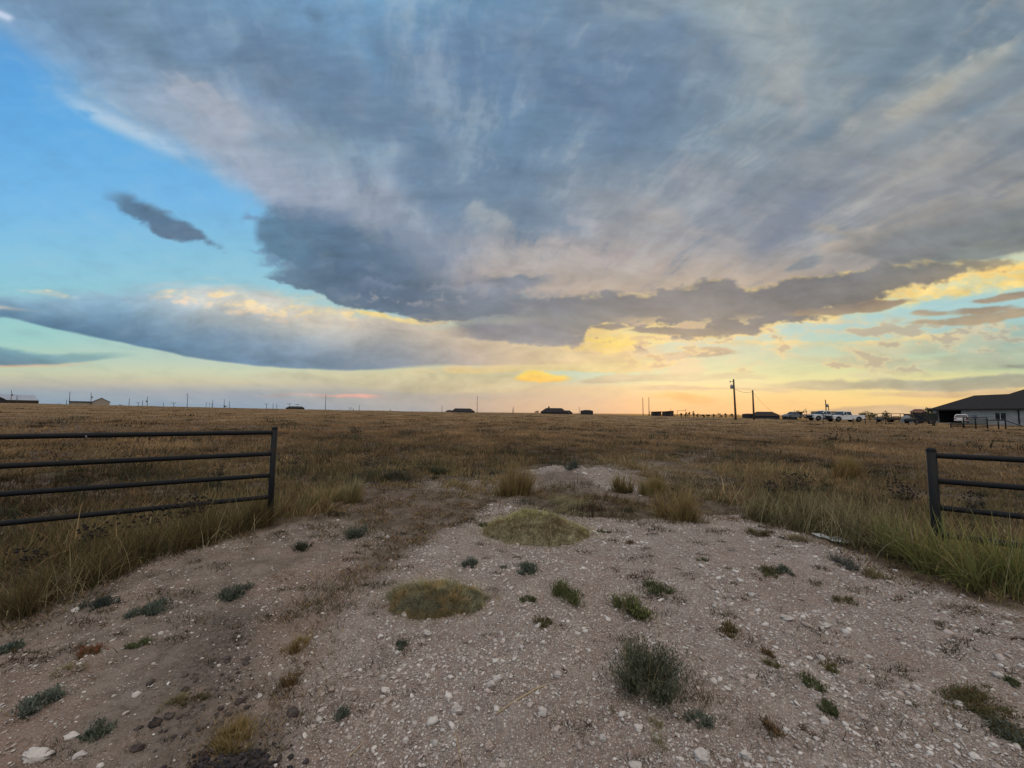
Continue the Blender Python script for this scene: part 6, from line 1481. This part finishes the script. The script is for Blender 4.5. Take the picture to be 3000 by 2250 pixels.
# --- on the dirt, left
W_('sage_weed', 'bushy blue-green weed on the brown strip, between fence post and mound', 'weed', 1052, 1592, 66, 66, 420, SAGE, SAGE, leaves=1300, lcols=SAGE)
W_('dark_weed', 'low round dark shrub on the dirt right of the left fence end', 'weed', 888, 1628, 60, 42, 380, [(0.05, .055, .045)], DGRN, leaves=900, lcols=[(0.06, .065, .05), (.045, .05, .04)])
W_('sage_weed', 'flat dark blue-green weed on the left dirt, with a bright straw across', 'weed', 690, 1758, 88, 50, 500, SAGE, SAGE, lean=(.4, .95), leaves=1300, lcols=[(0.075, .095, .075), (.10, .12, .09)])
W_('sage_weed', 'long flat blue-green weed slanting over the left dirt', 'weed', 415, 1812, 120, 60, 620, SAGE, SAGE, ldir=.5, lean=(.5, .95), leaves=1500, lcols=[(0.09, .12, .095), (.12, .145, .115)])
W_('sage_weed', 'pale blue-green weed near the lower left corner', 'weed', 112, 2094, 100, 62, 420, SAGE, SAGE, leaves=1300, lcols=[(0.115, .14, .115), (.15, .17, .14)])
W_('sage_weed', 'blue-green sprig cut by the left edge', 'weed', 15, 1910, 60, 36, 260, SAGE, SAGE, leaves=700, lcols=[(0.10, .13, .105)])
W_('dark_weed', 'flat dark weed on the left dirt under the long blue-green one', 'weed', 395, 1896, 100, 30, 420, DGRN, BRN, ldir=.35, lean=(.6, .97), leaves=500)
W_('brown_weed', 'brown grassy weed with a rusty spot on the left dirt', 'weed', 262, 1922, 70, 40, 260, BRN, OLV, leaves=200, lcols=[(0.2, .08, .04)])
W_('dark_weed', 'dull green weed at the lower left, beside the big flat stone', 'weed', 285, 2182, 90, 44, 340, DGRN, OLV, leaves=500, lcols=SAGE)
W_('brown_weed', 'sprawling brown weed in the middle of the left dirt', 'weed', 215, 1978, 130, 40, 300, OLV + BRN, PAL, lean=(.6, .98))
W_('pale_tuft', 'pale green tuft beside the dark clods', 'tuft', 505, 2105, 70, 54, 260, OLV, PAL, lean=(.2, .8))
W_('pale_tuft', 'second pale green tuft, right of the first by the dark clods', 'tuft', 575, 2090, 60, 44, 220, OLV, OLV, lean=(.2, .8))
W_('yellow_tuft', 'yellow dead grass clump above the black ash at the bottom', 'tuft', 680, 2205, 170, 84, 900, YEL, YEL, lean=(.3, .95), straws=30)
W_('yellow_tuft', 'yellow-brown straw clump on the strip right of the clods', 'tuft', 865, 1930, 80, 60, 460, YEL + BRN, YEL, lean=(.3, .95))
W_('yellow_tuft', 'rust-yellow straw clump midway down the brown strip', 'tuft', 840, 2040, 110, 70, 480, YEL + BRN, BRN, lean=(.4, .97))
W_('dark_weed', 'dark scrubby weed at the edge of the left bank grass', 'weed', 300, 1786, 110, 40, 400, SAGE, DGRN, leaves=700, lcols=[(0.05, .065, .06)])
# --- tall clumps behind
W_('tall_clump', 'tall orange-yellow grass clump behind the taller mound, left of the far gravel', 'grass clump', 1505, 1462, 150, 95, 800, YEL + BRN, YEL, bw=.005, lean=(.1, .75), K=4)
W_('tall_clump', 'yellow clump with long arching blades right of the taller mound', 'grass clump', 2000, 1534, 190, 95, 900, YEL + BRN, YEL, bw=.006, lean=(.2, .95), K=5, droop=.7)
W_('tall_clump', 'yellow-green low clump right of the far gravel patch', 'grass clump', 1908, 1456, 95, 52, 900, LIM + YEL, YEL, lean=(.1, .7))
W_('tall_clump', 'pale yellow grass clump near the left fence end', 'grass clump', 1025, 1478, 95, 72, 1100, YEL, PAL, bw=.004, lean=(.2, .9))
W_('tall_clump', 'brown clump left of the yellow-green one', 'grass clump', 1822, 1448, 80, 55, 500, BRN + OLV, YEL, lean=(.1, .7))
W_('tall_clump', 'rust-brown tall grass clump standing up behind the right bank', 'grass clump', 2475, 1418, 120, 70, 1200, [(0.24, .13, .05), (.30, .17, .07)], YEL, lean=(.1, .6), ldir=.2)
W_('flattened_grass', 'grey-green flattened grass between the taller mound and the far gravel', 'grass clump', 1662, 1492, 230, 36, 1800, [(0.10, .105, .07), (.14, .135, .09)], PAL, lean=(.8, .98), depth=1.3, ldir=.3)
W_('grey_weed', 'dark grey weed beside the far gravel patch', 'weed', 1672, 1420, 60, 44, 400, SAGE, SAGE, leaves=500, lcols=[(0.05, .06, .05)])
W_('dark_weed', 'dark bushy heap in the dead grass left of the tall orange clump', 'weed', 1278, 1412, 70, 46, 500, [(0.05, .05, .045)], DGRN, leaves=900, lcols=[(0.055, .06, .05)])
W_('dark_weed', 'longer dark heap in the dead grass near the left fence end', 'weed', 1165, 1418, 110, 44, 600, [(0.05, .05, .045)], DGRN, leaves=900, lcols=[(0.055, .06, .05)])
# bright green blades in front of the right fence
for px, py, w, h, n_, lab in [(2690, 1668, 130, 130, 330, 'bright lime grass clump at the foot of the right fence post'), (2790, 1712, 150, 150, 380, 'bright lime grass clump, second from the right fence post'), (2890, 1752, 170, 150, 380, 'bright lime grass clump hanging over the gravel edge at far right'),
                            (2980, 1770, 150, 170, 380, 'bright lime grass clump cut by the right edge'), (2640, 1640, 90, 90, 200, 'small lime grass clump left of the right fence post')]:
    W_('lime_grass', lab, 'grass clump', px, py, w * 1.15, h * 1.3, int(n_ * .7), LIM + OLV[2:], LIM + YEL[:1], bw=.010, lean=(.15, .98), K=6, droop=.7, depth=1.5, straws=20, group='bright grass clumps before the right fence')
# fine pale bank grass, blown to the right
for px, py, w, h, n_, lab in [(2250, 1538, 150, 95, 800, 'fine pale grass clump at the left end of the right bank'), (2350, 1560, 170, 120, 800, 'fine grass clump second along the right bank, with dark seed heads behind'),
                            (2460, 1592, 190, 130, 800, 'fine windswept grass clump above the metal scrap'), (2570, 1622, 190, 150, 800, 'tall windswept grass clump between metal scrap and right fence post')]:
    W_('windswept_grass', lab, 'grass clump', px, py, w, h, n_, OLV + [(0.16, .13, .065), (.11, .085, .045)], PAL + OLV + BRN[:1], bw=.003, lean=(.1, .95), K=4, ldir=.3, depth=1.9, droop=.45, straws=90, group='windswept grass clumps on the right bank')
for px, py, w, h, n_, lab in [(80, 1800, 200, 110, 1500, 'rusty green grass clump at the left edge of the bank'), (250, 1740, 190, 150, 1300, 'grass clump with tall straw stalks on the left bank'), (430, 1660, 190, 110, 1500, 'dark green grass clump in the middle of the left bank'),
                            (610, 1602, 170, 110, 1500, 'gold-green grass clump near the right end of the left fence'), (730, 1562, 130, 90, 1200, 'weedy clump just left of the left fence post')]:
    W_('bank_grass', lab, 'grass clump', px, py, w, h, int(n_ * .6), DGRN[1:2] + OLV + BRN, OLV + YEL[:1] + BRN, bw=.0035, lean=(.1, .95), K=4, droop=.4, depth=1.4, group='grass clumps on the left bank', straws=45)

# dried seed-head plants
M_SEED = simple('dried_seed_head', (0.022, 0.017, 0.014), 0.9)
_m = MB().lathe([(.35, -.7), (1.0, -.1), (.9, .4), (.3, .75)], (0, 0, 0), 7, 'z').build('seed_head', M_SEED)
SEED0 = _m.copy(); COL.objects.unlink(_m)
def seedplant(label, px, py, wpx, hpx, heads):
    x_, y_, z_ = on_ground(px, py); R = wpx * y_ / F / 2; H = hpx * y_ / F
    g = thing('seed_head_plant', label, 'plant', (x_, y_, z_), 0, 'dried plants with black seed heads')
    m = MB(); tipsx = []; r = max(.0016, .10 * y_ / 385); hr = max(.014, .62 * y_ / 385)
    for k in range(max(3, int(heads // 3.4))):
        a = rng.uniform(0, 6.28); b0 = Vector((rng.normal(0, R * .2), rng.normal(0, R * .15), -.02)); d_ = R * rng.uniform(.1, .8)
        mid_ = b0 + Vector((d_ * .5 * math.cos(a), d_ * .4 * math.sin(a), H * .6)); m.tube(b0, mid_, r * 1.4, r, n=5)
        for j in range(5):
            a2 = a + rng.normal(0, 1.2); e = mid_ + Vector((R * .45 * math.cos(a2) * rng.uniform(.3, 1), R * .35 * math.sin(a2), H * rng.uniform(.02, .42))); m.tube(mid_, e, r, r * .8, n=4)
            tipsx.append((e, hr * rng.uniform(.7, 1.2)))
    m.build('stems', M_BARK, g)
    for e, sc_ in tipsx:
        q = SEED0.copy(); COL.objects.link(q); q.parent = g; q.location = e; q.scale = (sc_,) * 3; q.rotation_euler = (rng.uniform(-.6, .6), rng.uniform(-.6, .6), 0)
    N = 220; P_ = np.column_stack([rng.normal(0, R * .4, N), rng.normal(0, R * .35, N), rng.uniform(0, H * .7, N)])
    V, T, C = blades(P_, np.full(N, max(.03, y_ * .004)), np.full(N, max(.008, .8 * y_ / 385)), rng.uniform(-3, 3, N), rng.uniform(.3, .95, N), pick(DGRN, N), pick(DGRN + BRN[:1], N), 2, .4)
    tri_mesh('leaves', V, T, M_LEAF, C, g)
for a in [('seed-head plant seen between the top and second rail, left half of the left fence', 165, 1420, 90, 110, 22), ('seed-head plant standing behind the middle of the left fence', 375, 1410, 130, 110, 30),
          ('small seed-head plant behind the second rail at the far left', 225, 1480, 60, 90, 18), ('seed-head plant left of the left fence post, behind the third rail', 640, 1440, 60, 80, 22),
          ('seed-head plant just right of the left fence post', 845, 1410, 80, 80, 24), ('seed-head plant low in the left bank below the bottom rail', 265, 1650, 110, 110, 26),
          ('seed-head plant in front of the bottom rail near the middle', 430, 1600, 120, 110, 26), ('seed-head plant below the bottom rail near the left fence post', 560, 1580, 150, 130, 40),
          ('seed-head plant at the lower left edge of the bank', 60, 1720, 110, 110, 26), ('seed-head plant in the dry grass between fence post and orange clump', 1085, 1420, 120, 90, 34),
          ('dense seed-head plant on the crest of the right bank', 2350, 1500, 110, 110, 50), ('seed-head plant left on the right bank', 2265, 1490, 60, 80, 26),
          ('seed-head plant between the windswept grass and the right fence post', 2660, 1540, 140, 120, 50), ('seed-head plant behind the right fence rails', 2850, 1560, 110, 120, 26),
          ('seed-head plant far out in the right field', 2430, 1320, 90, 50, 24), ('seed-head plant standing in the left middle field', 1045, 1295, 60, 44, 18)]:
    seedplant(*a)

# ------------------------------------------------------------------ rocks, sticks, scrap
def rock(label, px, py, wpx, hpx, col=(0.60, 0.57, 0.53), seed=0):
    x_, y_, z_ = on_ground(px, py + hpx * .3); w = wpx * y_ / F; h = hpx * y_ / F * .75
    V0, F0 = ico(3); r_ = np.random.default_rng(seed)
    n_ = fbm(V0[:, 0] * 1.1 + seed, V0[:, 1] * 1.1 + V0[:, 2] * 2, 4, .55, seed) * .9
    V = V0 * (1 + n_)[:, None]
    for k in range(7):                                    # broken flats
        d = r_.normal(0, 1, 3); d /= np.linalg.norm(d); t = V @ d; o = r_.uniform(.6, .82); V = V - np.clip(t - o, 0, None)[:, None] * d[None] * .85
    V = V * np.array([w / 2, w / 2 * r_.uniform(.6, .85), h / 2 + .004]); V[:, 2] += h * .22
    o = tri_mesh('limestone_rock', V, F0, M_STONE, np.tile(np.array(col) * r_.uniform(.9, 1.1), (len(V), 1)), None, False)
    o.location = (x_, y_, z_); o.rotation_euler = (0, 0, r_.uniform(-.5, .5))
    tag(o, label, 'rock', 'larger limestone rocks on the drive')
for k, a in enumerate([('big flat pale rock at the lower left corner', 108, 2218, 74, 36), ('cream rock right of the big flat one at the bottom left', 228, 2222, 34, 16), ('large rounded grey-white rock left of the long fallen stalk', 1338, 2070, 34, 34),
        ('left rock of the white pair above the long fallen stalk', 1438, 2003, 26, 24), ('right rock of the white pair above the long fallen stalk', 1456, 1987, 28, 22), ('white rock just below the flatter mound', 1252, 1842, 26, 20),
        ('largest white rock at the bottom edge, right of centre', 2058, 2218, 42, 46), ('second white rock at the bottom edge, right of the largest', 2186, 2216, 30, 34), ('bright rock cut by the bottom edge near the middle', 1862, 2242, 40, 24),
        ('smooth pale stone between the two feathery green weeds', 1795, 1744, 22, 18), ('pinkish block of stone right of the flatter mound', 1521, 1738, 20, 18), ('white rock left of the rust-red tuft', 1634, 1984, 24, 26),
        ('grey block half sunk in the near gravel, left of centre', 1276, 2160, 24, 24), ('grey-white stone left of the grey block', 1188, 2150, 20, 26), ('tan stone at the bottom, left of centre', 1433, 2185, 30, 24),
        ('white rock touching the small dark weed at the lower right', 2418, 2118, 26, 22), ('pale rock among the right gravel next to the dry dark-brown cluster', 2304, 2150, 24, 22), ('white stone on the right gravel above the olive tuft', 2306, 1806, 34, 18),
        ('second white stone on the right gravel, right of the first', 2418, 1822, 26, 16), ('pale stone on the left dirt touching a dark clod', 398, 2046, 24, 16), ('pair stone at the foot of the left bank', 222, 1784, 24, 14),
        ('jagged white stone right of the big flat rock', 208, 2172, 34, 16), ('round white stone near the bottom, between grey block and tan stone', 1363, 2222, 20, 20), ('white stone in the lower middle, right of the long stalk', 1592, 2098, 30, 24),
        ('grey rock below the largest dark weed', 1766, 2168, 24, 30), ('pale rock right of the grey one below the largest weed', 1870, 2132, 26, 24), ('pale round rock on the right gravel near the big straggling weed', 2930, 1978, 34, 20)]):
    rock(*a, seed=k + 3, col=(0.38, .32, .28) if 'pink' in a[0] or 'tan' in a[0] else (0.50, .475, .445))
def stick(label, pts, r, col=(0.42, 0.33, 0.19)):
    P_ = [Vector(on_ground(*p)) + Vector((0, 0, r + .004)) for p in pts]; m = MB()
    for a, b in zip(P_[:-1], P_[1:]): m.tube(a, b, r, r * .8, n=6)
    o = m.build('fallen_stalk', simple('straw_stalk', col, .8)); tag(o, label, 'stalk')
stick('long straw-coloured stalk lying across the near gravel', [(1452, 2103), (1500, 2074), (1570, 2032), (1604, 2018)], .0032)
stick('thin upright-looking stalk lying at the bottom edge', [(1331, 2144), (1340, 2180), (1352, 2222), (1356, 2249)], .0022)
stick('short split stalk at the bottom left of the gravel', [(1022, 2206), (1040, 2188), (1064, 2166)], .003)
stick('bright straw lying across the flat dark weed on the left dirt', [(632, 1764), (648, 1744), (664, 1726)], .004, (.5, .45, .33))
# scrap of metal
x_, y_, z_ = on_ground(2438, 1582); s_ = y_ / F
m = MB(); up = [(-.20, .10), (-.06, .09), (-.02, .02), (.10, .02), (.20, -.11), (.08, -.10), (.03, -.08), (-.05, -.05), (-.07, .0), (-.15, .03)]
m.hull([(x, y * 1.5, 0 + .02 * math.sin(9 * x)) for x, y in up], [(x, y * 1.5, .006 + .02 * math.sin(9 * x)) for x, y in up])
o = m.build('metal_scrap', simple('pale_sheet_metal', (0.42, 0.45, 0.46), .5, .2, var=.08)); o.location = (x_, y_, z_ + .035); o.rotation_euler = (.22, .05, -.05); tag(o, 'torn flat piece of pale sheet metal at the foot of the right bank', 'metal scrap')
o.scale = (.85, .85, 1)
# black ash heap at the bottom
x_, y_, z_ = on_ground(690, 2240); N = 420
P_ = np.column_stack([rng.normal(0, .11, N), rng.normal(0, .05, N)]); hgt_ = .02 * np.exp(-(P_[:, 0] / .12) ** 2 - (P_[:, 1] / .06) ** 2)
P3 = np.column_stack([x_ + P_[:, 0], y_ + P_[:, 1], gz(x_ + P_[:, 0], y_ + P_[:, 1]) + hgt_])
ash = tag(stones('ash_heap', P3, rng.lognormal(-4.2, .4, N), 1, np.tile(np.array([[.018, .019, .024]]), (N, 1)) * rng.uniform(.6, 1.6, (N, 1)), .55, .2), 'heap of black ash and charcoal under the yellow clump at the bottom edge', 'ash heap', kind='stuff')
